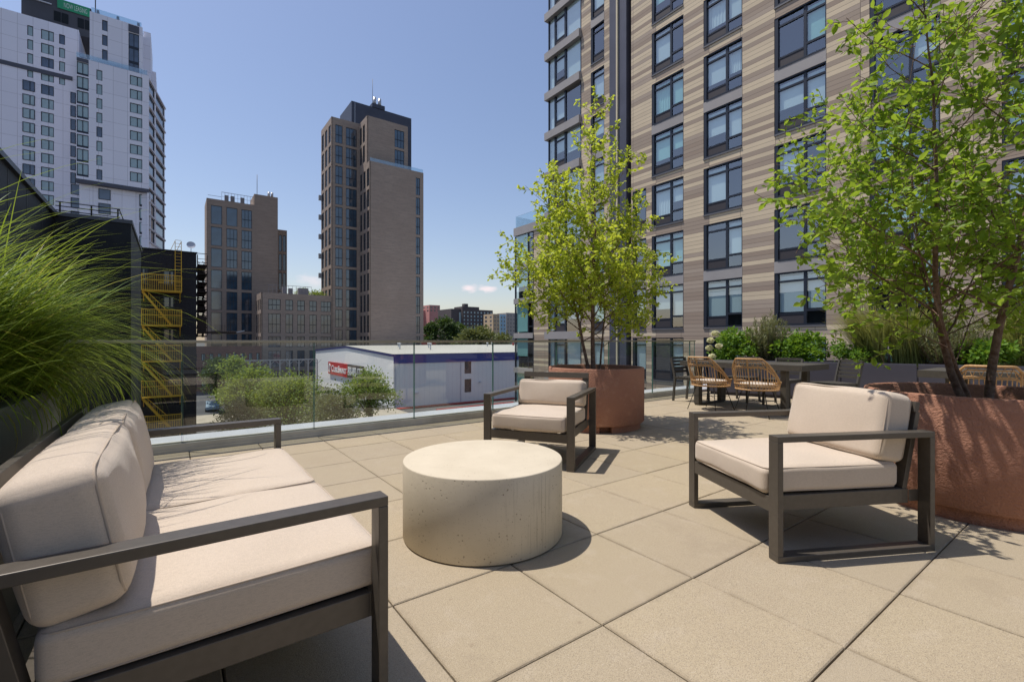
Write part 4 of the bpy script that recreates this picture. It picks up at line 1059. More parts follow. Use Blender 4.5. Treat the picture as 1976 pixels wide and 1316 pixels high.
planter('round terracotta planter at the right edge behind the large armchair', 3.19, 3.20, -.09)
TWIG[:] = [.24, .40]
potted_tree('lime green multi-stem birch in the planter by the glass railing', 1.095, 6.10, .66, 17, 3.4,
            [(-.02, .02, .03, .0, 3.35, .032), (-.08, .0, -.28, .04, 2.75, .024), (.05, .05, .20, .08, 2.1, .016)],
            LEAF_L, .052, 50, prim=dict(n=8.6, t0=.15, el=(.45, .95), c1=17, w=lambda t: .20 + 1.35 * (1 - t) ** .8))
TWIG[:] = [.28, .46]
potted_tree('large green multi-stem birch in the planter at the right edge', 3.19, 3.20, .66, 5, 4.0,
            [(-.06, .02, -.34, .10, 3.3, .025), (.03, -.05, .02, -.05, 3.7, .027), (.02, .08, -.12, .22, 3.0, .017), (-.08, -.06, -.60, -.12, 2.0, .013)],
            LEAF_M, .056, 34, prim=dict(n=7.0, t0=.14, el=(.35, .8), c1=13, w=lambda t: .30 + 1.10 * (1 - t) ** .75))

def lump_tree(name, label, u, v, zb, h, w, n, mt, seed, size=.3, group=None, trunk=.15, flat=1.):
    rn = random.Random(seed); nr = np.random.default_rng(seed); o = thing(name, label, 'tree', W(u, v, zb), 0, group)
    th = h * trunk; cl = []; 
    for k in range(26):
        a = rn.random() * 6.28; q = rn.random() ** .6 * w * .5 * .82; zz = th + (h - th) * rn.uniform(.15, .88); q *= math.sin(min(1, (1.08 - (zz - th) / (h - th)) * 1.5) * math.pi / 2)
        cl.append((q * math.cos(a), q * math.sin(a), zz, rn.uniform(.14, .24) * w))
    cl = np.array(cl); idx = nr.integers(0, len(cl), n); dv = nr.normal(0, 1, (n, 3)); dv /= np.linalg.norm(dv, axis=1, keepdims=True)
    rad = cl[idx, 3:4] * (.45 + .75 * nr.random((n, 1)) ** .8) * (1 + .45 * np.sin(7 * dv[:, :1] + 5 * dv[:, 2:3] + idx[:, None])); P = cl[idx, :3] + dv * rad * np.array([1, 1, .72 * flat])
    D = dv + nr.normal(0, .5, (n, 3)); S = size * nr.uniform(.6, 1.3, n)
    tr = MB(); tr.tube([(0, 0, 0), (.05 * w, 0, th), (0, 0, h * .6)], [w * .035, w * .03, w * .012], 8)
    for k in range(9): c_ = cl[k]; tr.tube([(0, 0, th * .9), (c_[0] * .5, c_[1] * .5, (th + c_[2]) / 2 + .1), (c_[0], c_[1], c_[2])], [w * .016, w * .011, w * .004], 5)
    tr.build('trunk', BARK, o); obj('crown', leaves_mesh('crown', P, D, S, mt, nr), o); return o
def at(x, Z): return (rr(x) * Z * CT + Z * ST, -rr(x) * Z * ST + Z * CT)
SG = 'street trees below the terrace'
def stree(label, x, Z, ytop, wpx, n, mt, seed, size, g_=SG, name='street_tree', trunk=.2):
    u, v = at(x, Z); zt = EYE + (657 - ytop) / F * Z; return lump_tree(name, label, u, v, GZ, zt - GZ, wpx / F * Z, n, mt, seed, size, g_, trunk)
stree('wide light green street tree, broadest seen through the glass', 548, 50, 731, 165, 15000, LEAF_S, 1, .24)
stree('light green street tree just behind the broadest one', 490, 56, 702, 100, 8000, LEAF_S, 2, .26)
stree('green street tree in front of the red storage sign', 712, 60, 716, 100, 9000, LEAF_S, 3, .26)
stree('dark green street tree nearest the dark brick building', 418, 74, 690, 70, 6000, LEAF_D, 4, .3)
stree('green street tree with pale top between the dark one and the light ones', 452, 66, 682, 62, 5000, LEAF_S, 5, .28)
stree('low bushy street tree at the foot of the white gable', 640, 46, 752, 110, 8000, LEAF_O, 6, .2)
stree('low grey-green shrubby tree below the glass, left of the gable', 470, 44, 768, 90, 7000, LEAF_O, 7, .2)
HG = 'trees on the horizon'
for i, (x, Z, yt, wp, mt, lb) in enumerate(((832, 200, 618, 40, LEAF_D, 'dark green tree on the horizon touching the tall brick tower'), (862, 205, 611, 56, LEAF_D, 'dark green tree on the horizon, tallest of its group'),
                                            (886, 215, 622, 40, LEAF_D, 'dark green tree on the horizon below the grey block'), (905, 190, 631, 52, LEAF_O, 'olive green tree on the horizon, left of the olive pair'),
                                            (938, 195, 630, 64, LEAF_O, 'olive green tree on the horizon, right of the olive pair'), (968, 200, 640, 46, LEAF_O, 'low olive tree on the horizon beside the striped wing'))):
    stree(lb, x, Z, yt, wp, 5200, mt, 20 + i, .85, HG, 'distant_tree', .1)
u_, v_ = at(585, 128); 
for i, (x, yt) in enumerate(((583, 560), (612, 563))): u_, v_ = uP(x, 146), 146; lump_tree('roof_shrub', 'green shrub on the low brick roof, %s' % ('left one' if i == 0 else 'right one beside the tall tower'), u_, v_, 13.95, 2.0 - .5 * i, 4.2, 900, LEAF_S, 40 + i, .4, None, .1)

# ------------------------------------------------------------------ ornamental grasses
def grass_clump(o, n, spread, length, lean, seed, mt, width=.0035, zc=0., droop=1.0, seg=11, fan=1.0, lay=.42):
    nr = np.random.default_rng(seed); b0 = np.stack([nr.normal(0, spread, n), nr.normal(0, spread, n), np.full(n, zc)], 1)
    az = nr.uniform(0, 2 * np.pi, n); L_ = length * nr.uniform(.5, 1.15, n) * np.where(nr.random(n) < .08, 1.3, 1.0); sp = fan * nr.uniform(.1, 1.0, n)
    h = np.stack([np.cos(az) * sp + lean[0], np.sin(az) * sp + lean[1], np.zeros(n)], 1); hm = np.linalg.norm(h, axis=1, keepdims=True); h = h / (hm + 1e-6); hm = np.clip(hm[:, 0], .1, 1.6)
    a0 = np.clip(hm * lay, .05, 1.0)[:, None]; a1 = (a0 + (1.25 + nr.uniform(-.35, .6, (n, 1))) * droop * np.clip(hm, .5, 1.3)[:, None])
    t = np.linspace(0, 1, seg + 1)[None, :]; ang = a0 + (a1 - a0) * t ** 1.4; ds = (L_ / seg)[:, None]
    dh = np.sin(ang) * ds; dz = np.cos(ang) * ds
    H_ = np.concatenate([np.zeros((n, 1)), np.cumsum(dh[:, :-1], 1)], 1); Z_ = np.concatenate([np.zeros((n, 1)), np.cumsum(dz[:, :-1], 1)], 1)
    curl = nr.normal(0, .10, (n, 1)) * H_ ** 2; side = np.stack([-h[:, 1], h[:, 0], np.zeros(n)], 1)
    C = b0[:, None, :] + H_[:, :, None] * h[:, None, :] + curl[:, :, None] * side[:, None, :]; C[:, :, 2] += Z_
    wd = (width * nr.uniform(.6, 1.3, (n, 1)) * np.clip((1.02 - t) * 3, 0, 1) ** .7)[:, :, None] * side[:, None, :]
    V = np.stack([C - wd, C + wd], 2).reshape(n, -1, 3); k = 2 * (seg + 1); base = (np.arange(n) * k)[:, None, None]
    q = np.arange(seg)[None, :, None] * 2; Fc = (base + q + np.array([0, 1, 3, 2])[None, None, :]).reshape(-1, 4)
    return obj('blades', npmesh('blades', V.reshape(-1, 3), Fc, mt, smooth=True), o)
def bush(o, n, w, d, h, seed, mt, size, name='foliage', z0=0.):
    nr = np.random.default_rng(seed); m = 22; c = np.stack([nr.uniform(-.36, .36, m) * w, nr.uniform(-.36, .36, m) * d, z0 + h * nr.uniform(.15, .78, m)], 1); idx = nr.integers(0, m, n)
    dv = nr.normal(0, 1, (n, 3)); dv /= np.linalg.norm(dv, axis=1, keepdims=True); P = c[idx] + dv * np.array([w * .17, d * .17, h * .22]) * nr.uniform(.5, 1.1, (n, 1)); P[:, 2] = np.maximum(P[:, 2], z0)
    return obj(name, leaves_mesh(name, P, dv + nr.normal(0, .5, (n, 3)), size * nr.uniform(.6, 1.3, n), mt, nr), o)
def bloom(o, p, r, seed):
    nr = np.random.default_rng(seed); n = 260; dv = nr.normal(0, 1, (n, 3)); dv /= np.linalg.norm(dv, axis=1, keepdims=True); P = np.array(p) + dv * np.array([r, r, r * .85]) * nr.uniform(.75, 1.0, (n, 1))
    sh = np.array([(-.5, -.5, 0), (.5, -.5, 0), (.5, .5, .1), (-.5, .5, .1)])
    return obj('flower_head', leaves_mesh('flower_head', P, np.cross(dv, nr.normal(0, 1, (n, 3))), r * .34 * nr.uniform(.7, 1.2, n), PETAL, nr, sh), o)
def wand_shrub(o, n, w, h, seed, mt):
    """upright feathery shrub: many thin upright shoots with needles"""
    nr = np.random.default_rng(seed); P = []; D = []
    st = MB()
    for k in range(n):
        a = nr.uniform(0, 6.28); q = nr.uniform(0, 1) ** .6; bx, by = q * w * .18 * math.cos(a), q * w * .18 * math.sin(a); tx, ty = bx * 2.6 + nr.normal(0, .03), by * 2.6 + nr.normal(0, .03); hh = h * nr.uniform(.55, 1.05) * (1 - .35 * q)
        st.tube([(bx, by, 0), ((bx + tx) / 2 * 1.1, (by + ty) / 2 * 1.1, hh * .5), (tx, ty, hh)], [.004, .003, .001], 3, caps=False)
        m = int(hh * 90); t = nr.uniform(.12, 1, m)[:, None]; pp = np.array([[bx, by, 0]]) * (1 - t) + np.array([[tx, ty, hh]]) * t; pp[:, 2] = hh * t[:, 0]
        P.append(pp + nr.normal(0, .012, (m, 3))); D.append(np.stack([nr.normal(0, .6, m), nr.normal(0, .6, m), nr.uniform(.4, 1.2, m)], 1))
    st.build('stems', BARK, o); P = np.concatenate(P); D = np.concatenate(D)
    sh = np.array([(-.09, 0, 0), (.09, 0, 0), (.05, 1, 0), (-.05, 1, 0)]); obj('foliage', leaves_mesh('foliage', P, D, .055 * nr.uniform(.6, 1.3, len(P)), mt, nr, sh), o)

# left planter outside the side glass
pl = thing('planter_box', 'dark slate planter box behind the sofa under the overhanging grass', 'planter', W(-1.1, 0, 0), TH)
b = MB(); b.box(-.65, .60, -4.0, 3.57, .004, .86); b.build('box', mat('grey_green_planter', (.13, .145, .14), .5, .2, .4, noise=(1.5, .12)), pl, .006)
b = MB(); b.box(-.56, .54, -3.9, 3.5, .861, .88); b.build('soil', SOIL, pl)
GG = 'grass clumps overhanging the sofa'
for i, (u, v, n, L_, ln, lb) in enumerate(((-.84, 3.12, 2300, .86, (.55, .30), 'arching green grass clump at the far end of the planter behind the sofa'),
                                       (-.92, 2.66, 2900, .90, (.32, .48), 'arching green grass clump in the middle of the planter behind the sofa'),
                                       (-.95, 2.18, 2600, .84, (.15, .58), 'arching green grass clump nearest the camera in the planter behind the sofa'))):
    o = thing('ornamental_grass', lb, 'grass', W(u, v, .78), TH, GG); grass_clump(o, n, .12, L_, ln, 70 + i, BLADE, .0033, 0., 1.45, 12, .7, .66)
o = thing('hydrangea', 'hydrangea with pale flower heads among the arching grass behind the sofa', 'plant', W(-.78, 2.75, .86), TH)
bush(o, 500, .4, .4, .35, 91, LEAF_B, .07)
for i, p in enumerate(((.02, .1, .22), (.10, -.05, .10), (-.05, .25, .30), (.05, .32, .14))): bloom(o, p, .07, 92 + i)

# ================================================================== GLASS RAILING
rl = thing('glass_railing', 'long clear glass railing with a bronze handrail along the terrace edge', 'railing', W(0, 5.67, 0), TH)
us = [.08 + 1.243 * k for k in range(8)]; ed = [-1.76, -1.16 - .003] + us
PEND = 8.96
for i in range(len(ed)):
    a = ed[i] + .006; c = (ed[i + 1] if i + 1 < len(ed) else PEND) - .006
    if a > PEND - .1: break
    c = min(c, PEND)
    p_ = MB(); p_.box(a, c, .018, .032, .03, 1.083); pn = p_.build('pane', GLASS, rl)
    e_ = MB()
    for q in (a, c): e_.box(q - .0015, q + .0015, .017, .033, .03, 1.083)
    e_.build('pane_edge', GEDGE, pn)
b = MB(); b.box(-1.8, PEND, -.002, .052, 1.083, 1.109); b.build('handrail', CAP, rl, .003)
b = MB(); b.box(-1.8, PEND, .0, .016, -.03, .085); b.box(-1.8, PEND, .034, .062, -.03, .10); b.box(-1.8, PEND, -.006, -.0005, -.03, .04); b.build('base_channel', SHOE, rl)
r2 = thing('side_glass_railing', 'short glass railing at the far left corner of the terrace', 'railing', W(-1.78, 0, 0), TH)
MB().box(-.007, .007, 3.62, 5.65, .03, 1.083).build('pane', GLASS, r2)
MB().box(-.027, .027, 3.62, 5.66, 1.083, 1.109).build('handrail', CAP, r2, .003)

# slate planter wall on the right, set at its own angle
PA = math.atan2(-2.37, 3.43); PS = (4.07, 9.66)
pw = thing('planter_wall', 'long low slate-coloured metal planter wall behind the dining tables', 'planter', (PS[0], PS[1], 0), PA)
b = MB(); b.box(0, 9.5, .02, 1.1, .06, .64); b.box(.03, 9.5, .06, 1.06, 0, .06); b.build('box', SLATE, pw)
lips = MB(); seams = [0, .93, 2.25, 3.30, 4.8, 6.3, 7.8, 9.5]
pan = MB()
for i in range(len(seams) - 1):
    pan.box(seams[i] + .012, seams[i + 1] - .012, 0, .019, .062, .70); pan.box(seams[i] + .012, seams[i + 1] - .012, .019, .07, .69, .712)
pan.box(0, 9.5, 1.03, 1.1, .641, .712); pan.build('panel', SLATE, pw, .003)
b = MB(); b.box(.08, 9.4, .075, 1.02, .641, .655); b.build('soil', SOIL, pw)
def pwp(t, d=.5, z=.65): a = Vector((math.cos(PA), math.sin(PA))); n_ = Vector((-a.y, a.x)); q = Vector(PS) + a * t + n_ * d; return (q.x, q.y, z)
PG = 'plants in the slate planter wall'
o = thing('hydrangea', 'hydrangea with cream flower heads at the left end of the slate planter', 'plant', pwp(.42, .42), PA, PG); bush(o, 2600, .95, .8, .72, 101, LEAF_B, .065)
for i, p in enumerate(((-.40, -.28, .46), (-.30, -.34, .60), (-.22, -.36, .34), (-.44, -.2, .30), (-.36, -.3, .12)  )): bloom(o, p, .072, 110 + i)
o = thing('feathery_shrub', 'tall upright feathery grey-green shrub between the two leafy bushes', 'plant', pwp(1.02, .45), PA, PG); wand_shrub(o, 130, .85, 1.12, 120, NEEDLE)
o = thing('leafy_bush', 'bright green leafy bush right of the feathery shrub', 'plant', pwp(1.62, .42), PA, PG); bush(o, 3400, 1.0, .8, .72, 130, LEAF_B, .065)
o = thing('small_bush', 'small bright green bush behind the dining table end', 'plant', pwp(2.42, .36), PA, PG); bush(o, 1500, .6, .6, .48, 131, LEAF_B, .05)
o = thing('ornamental_grass', 'pale arching grass clump left of the dark post in the slate planter', 'grass', pwp(2.75, .6), PA, PG); grass_clump(o, 2300, .09, 1.05, (-.38, -.1), 140, BLADE2, .0040, 0., .95, 9, .5)
o = thing('ornamental_grass', 'pale arching grass clump right of the dark post in the slate planter', 'grass', pwp(3.25, .6), PA, PG); grass_clump(o, 2000, .09, 1.0, (-.25, -.1), 141, BLADE2, .0040, 0., .95, 9, .5)
o = thing('feathery_shrub', 'wide feathery shrub behind the large birch', 'plant', pwp(3.75, .5), PA, PG); wand_shrub(o, 170, 1.3, 1.05, 142, NEEDLE)
o = thing('hydrangea', 'green hydrangea spilling over the slate planter left of the rattan chair behind the birch', 'plant', pwp(4.1, .22), PA, PG); bush(o, 2200, .8, .6, .5, 143, LEAF_B, .07)
o = thing('ornamental_grass', 'grass clump behind the birch trunks', 'grass', pwp(4.7, .6), PA, PG); grass_clump(o, 1600, .09, .95, (-.1, -.1), 144, BLADE2, .0040, 0., .95, 9, .6)
o = thing('leafy_bush', 'leafy bush behind the birch trunks', 'plant', pwp(5.2, .5), PA, PG); bush(o, 2200, 1.0, .8, .7, 145, LEAF_B, .065)
o = thing('hydrangea', 'hydrangea with cream flower heads at the right edge of the photo', 'plant', pwp(5.85, .35), PA, PG); bush(o, 2200, .9, .7, .6, 146, LEAF_B, .065)
for i, p in enumerate(((-.25, -.36, .12), (-.12, -.4, .02), (-.05, -.36, .2), (.15, -.4, .1), (.3, -.36, .3))): bloom(o, p, .09, 150 + i)
t_ = 2.93; o = thing('short_post', 'short dark post standing among the grasses in the slate planter', 'post', pwp(t_, .1), PA); MB().tube([(0, 0, 0), (0, 0, .36)], .02, 8).build('post', BLK, o)

# ================================================================== FURNITURE
def cushion(name, w, d, h, parent, M, rad=.035, puff=.02, seed=0, n=26):
    """soft rounded box centred at origin, transformed by M; piping along the two big faces' edges"""
    nr = np.random.default_rng(seed); bm = bmesh.new(); bmesh.ops.create_cube(bm, size=1.0)
    bmesh.ops.subdivide_edges(bm, edges=bm.edges[:], cuts=n, use_grid_fill=True)
    hw = np.array([w / 2, d / 2, h / 2]); ph = nr.uniform(0, 6, 6)
    for v in bm.verts:
        q = np.array(v.co) * 2            # -1..1
        # spread grid so that points gather near the edges
        q = np.sign(q) * np.abs(q) ** .72
        p = q * hw; core = np.sign(p) * np.minimum(np.abs(p), hw - rad); dlt = p - core; ln = np.linalg.norm(dlt)
        if ln > 1e-6: p = core + dlt / ln * rad if np.max(np.abs(p) - (hw - rad)) > 0 else p
        fx = max(0, 1 - (p[0] / hw[0]) ** 2); fy = max(0, 1 - (p[1] / hw[1]) ** 2); fz = max(0, 1 - (p[2] / hw[2]) ** 2)
        p[2] += np.sign(q[2]) * puff * (fx * fy) ** .55 * (1 - fz * .9) if abs(q[2]) > .2 else 0
        p[0] += np.sign(q[0]) * puff * .35 * (fy * fz) ** .6 * (1 if abs(q[0]) > .98 else 0); p[1] += np.sign(q[1]) * puff * .45 * (fx * fz) ** .6 * (1 if abs(q[1]) > .98 else 0)
        wv = .0022 * (math.sin(9 * p[0] + ph[0] + 5 * p[1]) + math.sin(13 * p[1] + ph[1] - 6 * p[0]) + .7 * math.sin(21 * p[0] + 17 * p[1] + ph[2]))
        p[2] += wv; p[1] += .7 * wv
        v.co = p
    for f in bm.faces: f.smooth = True
    me = bpy.data.meshes.new(name); bm.to_mesh(me); bm.free(); me.materials.append(FAB); me.transform(M); o = obj(name, me, parent)
    pp = MB()
    for sz in (1, -1):
        pts = []; K_ = 14; r_ = rad * .9; e = rad * .30
        ex, ey, z_ = w / 2 - e, d / 2 - e, sz * (h / 2 - e * .9)
        for cxs, cys, a0 in ((1, 1, 0), (-1, 1, 90), (-1, -1, 180), (1, -1, 270)):
            for k in range(5): a = R(a0 + 22.5 * k); pts.append(Vector((cxs * (ex - r_) + r_ * math.cos(a), cys * (ey - r_) + r_ * math.sin(a), z_)))
        # densify and follow the puff
        dens = []
        for i in range(len(pts)):
            a, b_ = pts[i], pts[(i + 1) % len(pts)]; m = max(1, int((b_ - a).length / .03))
            for k in range(m):
                q = a.lerp(b_, k / m); fx = max(0, 1 - (q.x / hw[0]) ** 2); fy = max(0, 1 - (q.y / hw[1]) ** 2)
                q.x += (1 if q.x > 0 else -1) * puff * .28 * fy ** .6 * (abs(q.x) > ex - .02); q.y += (1 if q.y > 0 else -1) * puff * .35 * fx ** .6 * (abs(q.y) > ey - .02); dens.append(M @ q)
        pp.tube(dens, .0032, 5, closed=True)
    pp.build('seam', PIPE, o); return o

def lounge(name, label, cat, front, rz, Wd, D=.92, seats=1, back_h=.36, back_top=None, seed=0, group=None):
    """armchair / sofa: local x across (viewer's left to right when facing it), y from front to back"""
    o = thing(name, label, cat, (front[0], front[1], 0), rz, group); bw, bt_ = .068, .030; H_ = .628
    for s in (-1, 1):
        x0 = s * (Wd / 2 - bw / 2); a = MB()
        a.box(x0 - bw / 2, x0 + bw / 2, 0, bt_, bt_, H_ - bt_); a.box(x0 - bw / 2, x0 + bw / 2, D - bt_, D, bt_, H_ - bt_)
        a.box(x0 - bw / 2, x0 + bw / 2, 0, D, H_ - bt_, H_); a.box(x0 - bw / 2, x0 + bw / 2, 0, D, 0, bt_)
        a.build('arm_frame', FRAME, o, .0025)
    i = Wd / 2 - bw; b = MB(); rz0, rz1 = .235, .312
    b.box(-i, i, .002, .034, rz0, rz1); b.box(-i, i, .80, .832, rz0, rz1)
    for s in (-1, 1): xx = s * (i - .016); b.box(xx - .016, xx + .016, .034, .80, rz0, rz1)
    for s in (-1, 1): b.box(s * i, s * (i + .004), .832, D - bt_, rz0 + .01, rz1 - .005)
    b.box(-i, i, .832, D - .06, rz1 - .075, rz1 - .04) if False else None
    b.build('seat_frame', FRAME, o, .002)
    b = MB(); n = int((2 * i) / .085)
    for k in range(n): xx = -i + .05 + (2 * i - .1) * k / (n - 1); b.box(xx - .02, xx + .02, .035, .80, rz1 - .018, rz1 - .004)
    b.build('slats', FRAME, o)
    # back frame, reclined
    zb, zt, yb, yt = .245, .775, .800, .900; b = MB(); up = Vector((0, yt - yb, zt - zb)).normalized(); dn = Vector((0, up.z, -up.y))
    for s in (-1, 1): xx = s * (i - .035); b.bar((xx, yb, zb), (xx, yt, zt - .055), .062, .028, tuple(dn))
    m0 = Vector((0, yt, zt)) - up * .028; b.bar((-i + .004, m0.y, m0.z), (i - .004, m0.y, m0.z), .056, .028, tuple(dn))
    if seats > 1: b.bar((0, yb, zb), (0, yt, zt - .056), .06, .026, tuple(dn))
    for k in range(3 * seats * 2): 
        xx = -i + .12 + (2 * i - .24) * k / (3 * seats * 2 - 1); b.bar((xx, yb + .006, zb + .02), (xx, yb + .038, zb + .22), .03, .006, tuple(dn)) if False else None
    b.build('back_frame', FRAME, o, .002)
    cw = (2 * i - .01) / seats
    tilt = math.atan2(yt - yb, zt - zb)
    for k in range(seats):
        cx = -i + .005 + cw * (k + .5)
        M = Matrix.Translation((cx, .39, .385)) @ Matrix.Rotation(R(-.6), 4, 'X'); cushion('seat_cushion', cw - .014, .80, .135, o, M, .030, .013, seed + k)
        tk = .185 if seats > 1 else .165; th = (back_h); cz = .452 + th / 2 * math.cos(tilt); cy = .800 - tk / 2 + (cz - .28) * math.tan(tilt) - (.03 if seats > 1 else .012)
        M = Matrix.Translation((cx, cy, cz)) @ Matrix.Rotation(-tilt, 4, 'X') @ Matrix.Rotation(math.pi / 2, 4, 'X'); cushion('back_cushion', cw - (.035 if seats > 1 else .012), th, tk, o, M, .046 if seats > 1 else .036, .024 if seats > 1 else .017, seed + 10 + k)
    return o
CG = 'armchairs round the concrete table'
lounge('sofa', 'two-seat sofa with taupe metal frame and beige cushions at the lower left', 'sofa', W(.54, 2.297).to_2d(), TH + math.pi / 2, 1.82, seats=2, back_h=.35, seed=1)
lounge('armchair', 'beige cushioned armchair in front of the terracotta planter by the railing, low back cushion', 'armchair', (.1325, 4.06), R(-21.5), .84, back_h=.25, seed=4, group=CG)
lounge('armchair', 'large beige cushioned armchair at the right, seen from its side', 'armchair', (1.258, 2.7275), R(-81.2), .84, back_h=.37, seed=7, group=CG)

# concrete drum table
tb = MB(); tb.smooth = True; r = .459; tb.lathe([(.001, .006), (r - .006, .006), (r, .012), (r, .424), (r - .002, .4285), (r - .006, .430), (.001, .430)], 128)
a = R(-3.53); dd = 2.73
tbo = tb.build('drum_table', MAT['drum_concrete'], None, 0, (dd * math.sin(a), dd * math.cos(a), 0)); tag(tbo, 'round cream concrete drum table in the middle of the seating group', 'table')

# dining tables
def dining(label, u0, u1, v0, v1):
    o = thing('dining_table', label, 'table', W((u0 + u1) / 2, (v0 + v1) / 2, 0), TH, 'grey dining tables'); a, c = (u1 - u0) / 2, (v1 - v0) / 2
    b = MB(); n = 7
    for k in range(n): y0 = -c + 2 * c * 0; x0 = -a + 2 * a * k / n; b.box(x0 + .003, x0 + 2 * a / n - .003, -c + .03, c - .03, .72, .75)
    b.box(-a, a, -c, -c + .027, .665, .748); b.box(-a, a, c - .027, c, .665, .748); b.box(-a - .002, -a + .02, -c + .027, c - .027, .665, .747); b.box(a - .02, a + .002, -c + .027, c - .027, .665, .747); b.box(-a + .03, a - .03, -c + .05, c - .05, .70, .715)
    b.build('tabletop', TABLEM, o)
    for s in (-1, 1):
        y_ = s * (c - .28); q = MB()
        for t in (-1, 1): q.box(t * (a - .12) - .055, t * (a - .12) + .055, y_ - .04, y_ + .04, .03, .70)
        q.box(-a + .07, a - .07, y_ - .04, y_ + .04, 0, .03); q.build('leg', TABLEM, o, .002)
    return o
dining('long grey dining table with two rattan chairs on its near side', 7.20, 8.15, 2.90, 4.86)
dining('grey dining table at the right edge, behind the large birch', 7.30, 8.25, -.6, 1.66)

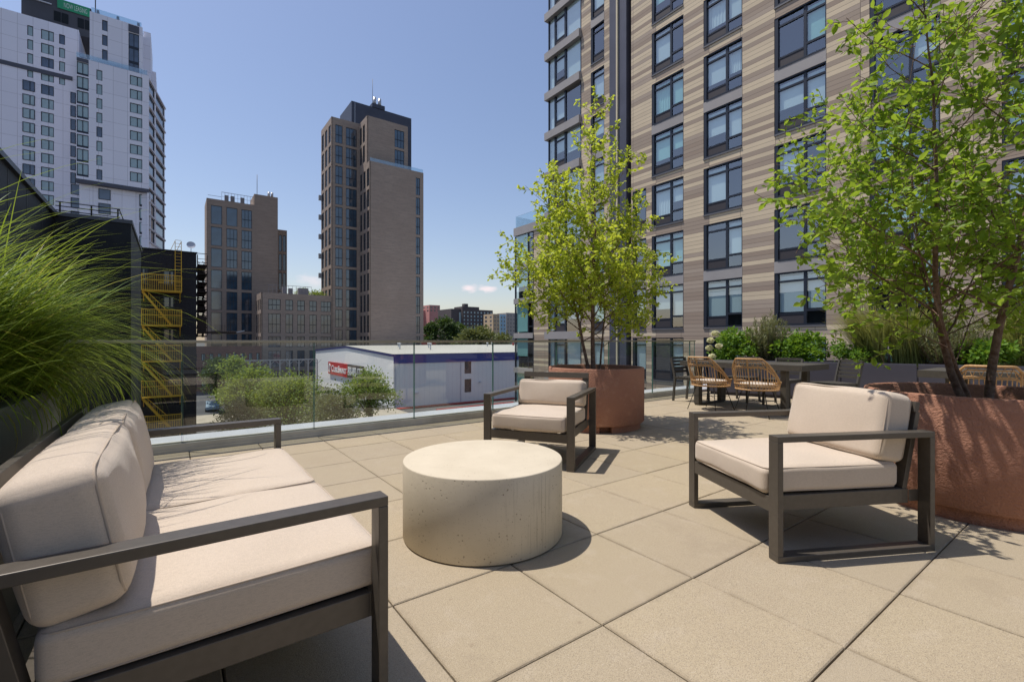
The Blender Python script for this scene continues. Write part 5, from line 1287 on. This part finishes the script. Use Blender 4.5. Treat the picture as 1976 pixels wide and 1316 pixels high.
def rattan(label, u, v, face, src=None):
    """chair facing +x in its local frame"""
    if src: 
        o = copy_tree(src); o.location = W(u, v, 0); o.rotation_euler = (0, 0, face); o['label'] = label; return o
    o = thing('rattan_chair', label, 'chair', W(u, v, 0), face, 'rattan chairs at the dining tables')
    def rim(a, rx=.27, ry=.29): return Vector((rx * math.cos(a), ry * math.sin(a), 0))
    b = MB(); N = 40
    def hoop(a):          # height of outer rim: high at the back (a=pi), low at the front
        t = max(0, -math.cos(a)); s = t ** 1.15; return .50 + .345 * min(1, s * 1.25) ** .9
    def outer(a): p = rim(a, .29 + .03 * 0, .31); lean = max(0, -math.cos(a)); p.x -= .10 * lean; p.z = hoop(a); return p
    pts = [outer(R(62 + (360 - 124) * k / N)) for k in range(N + 1)]
    front = [rim(R(62), .29, .31) + Vector((0, 0, .50)), rim(R(30), .29, .30) + Vector((0, 0, .455)), rim(0, .29, .3) + Vector((0, 0, .445)), rim(R(-30), .29, .30) + Vector((0, 0, .455))]
    b.tube(pts + front[::-1][:3], .0135, 7, closed=True); b.tube([p * .97 + Vector((.004, 0, -.018)) for p in pts], .009, 6)
    b.build('rim', RAT, o)
    lo = MB(); lo.tube([rim(2 * math.pi * k / 32) + Vector((0, 0, .395)) for k in range(32)], .011, 6, closed=True); lo.tube([rim(2 * math.pi * k / 32, .285, .305) + Vector((0, 0, .475)) for k in range(32)], .009, 6, closed=True)
    lo.tube([rim(2 * math.pi * k / 32, .24, .26) + Vector((0, 0, .40)) for k in range(32)], .008, 6, closed=True)
    for k in range(44): a = 2 * math.pi * k / 44; lo.tube([rim(a) + Vector((0, 0, .392)), rim(a, .285, .305) + Vector((0, 0, .478))], .0045, 4, caps=False)
    lo.build('seat_basket', RAT, o)
    sp = MB()
    for k in range(25):
        a = R(88 + 184 * k / 24); p0 = rim(a, .285, .305) + Vector((0, 0, .475)); p1 = outer(a); mid = p0.lerp(p1, .66)
        if k % 6 == 0: sp.tube([p0, p1], .010, 5, caps=False)
        else: sp.tube([p0, mid], .0045, 4, caps=False)
    for fr_ in (.66, .70): sp.tube([ (rim(a_, .285, .305) + Vector((0, 0, .475))).lerp(outer(a_), fr_) for a_ in [R(88 + 184 * k / 24) for k in range(25)]], .0065, 5)
    for k in range(12):
        a0, a1 = R(105 + 150 * k / 12), R(105 + 150 * (k + 1) / 12); f0 = lambda a_, t: (rim(a_, .285, .305) + Vector((0, 0, .475))).lerp(outer(a_), t)
        sp.tube([f0(a0, .69), f0((a0 + a1) / 2, .98), f0(a1, .69)], .0045, 4, caps=False)
    sp.build('spindles', RAT, o)
    M = Matrix.Translation((0, 0, .455)); c_ = MB(); c_.smooth = True; c_.lathe([(.001, .028), (.16, .028), (.225, .022), (.245, .0), (.225, -.022), (.001, -.025)], 32, M); c_.build('seat_pad', mat('striped_pad_fabric', (.62, .55, .46), .9, noise=(60, .35)), o)
    for sx_ in (-1, 1):
        for sy_ in (-1, 1): MB().tube([(sx_ * .15, sy_ * .15, .395), (sx_ * .25, sy_ * .25, 0)], .0065, 6).build('leg', BLK, o)
    l_ = MB()
    for s in (-1, 1): l_.tube([(s * .19, -.19, .22), (-s * .19, .19, .22)], .004, 5)
    l_.build('brace', BLK, o); return o
rc = rattan('rattan chair with cushioned seat, nearer of the pair at the long dining table', 6.98, 3.42, TH + .12)
rattan('rattan chair with cushioned seat, farther of the pair at the long dining table', 6.98, 4.15, TH - .05, rc)
rattan('rattan chair half hidden behind the large birch trunks', 7.05, 1.02, TH + .2, rc)

def slat_chair(label, u, v, face, src=None):
    if src:
        o = copy_tree(src); o.location = W(u, v, 0); o.rotation_euler = (0, 0, face); o['label'] = label; return o
    o = thing('metal_chair', label, 'chair', W(u, v, 0), face, 'grey metal dining chairs')
    for s in (-1, 1):
        MB().bar((.21, s * .21, 0), (.20, s * .20, .43), .035, .03, (0, 1, 0)).build('leg', TABLEM, o); MB().bar((-.24, s * .21, 0), (-.20, s * .21, .43), .035, .03, (0, 1, 0)).build('leg', TABLEM, o)
    b = MB()
    for s in (-1, 1): b.bar((-.20, s * .21, .43), (-.285, s * .21, .79), .04, .03, (0, 1, 0))
    for k in range(5): t = .30 + .17 * k; x_ = -.20 - .09 * t; z_ = .43 + .36 * t; b.box(x_ - .008, x_ + .008, -.195, .195, z_ - .022, z_ + .022)
    b.build('backrest', TABLEM, o)
    b = MB()
    for k in range(7): x_ = -.19 + k * .066; b.box(x_, x_ + .054, -.22, .22, .43, .448)
    b.box(-.2, .22, -.215, -.185, .395, .429); b.box(-.2, .22, .185, .215, .395, .429); b.build('seat', TABLEM, o); return o
mc = slat_chair('grey metal slatted chair at the far left end of the long dining table', 7.66, 4.93, TH - math.pi / 2)
slat_chair('grey metal slatted chair on the planter side of the table, nearest its right end', 8.42, 2.92, math.pi + .12, mc)
slat_chair('grey metal slatted chair behind the dining table, middle of the planter side', 8.45, 3.72, TH + math.pi, mc)
slat_chair('grey metal slatted chair behind the dining table, far one on the planter side', 8.45, 4.42, TH + math.pi, mc)
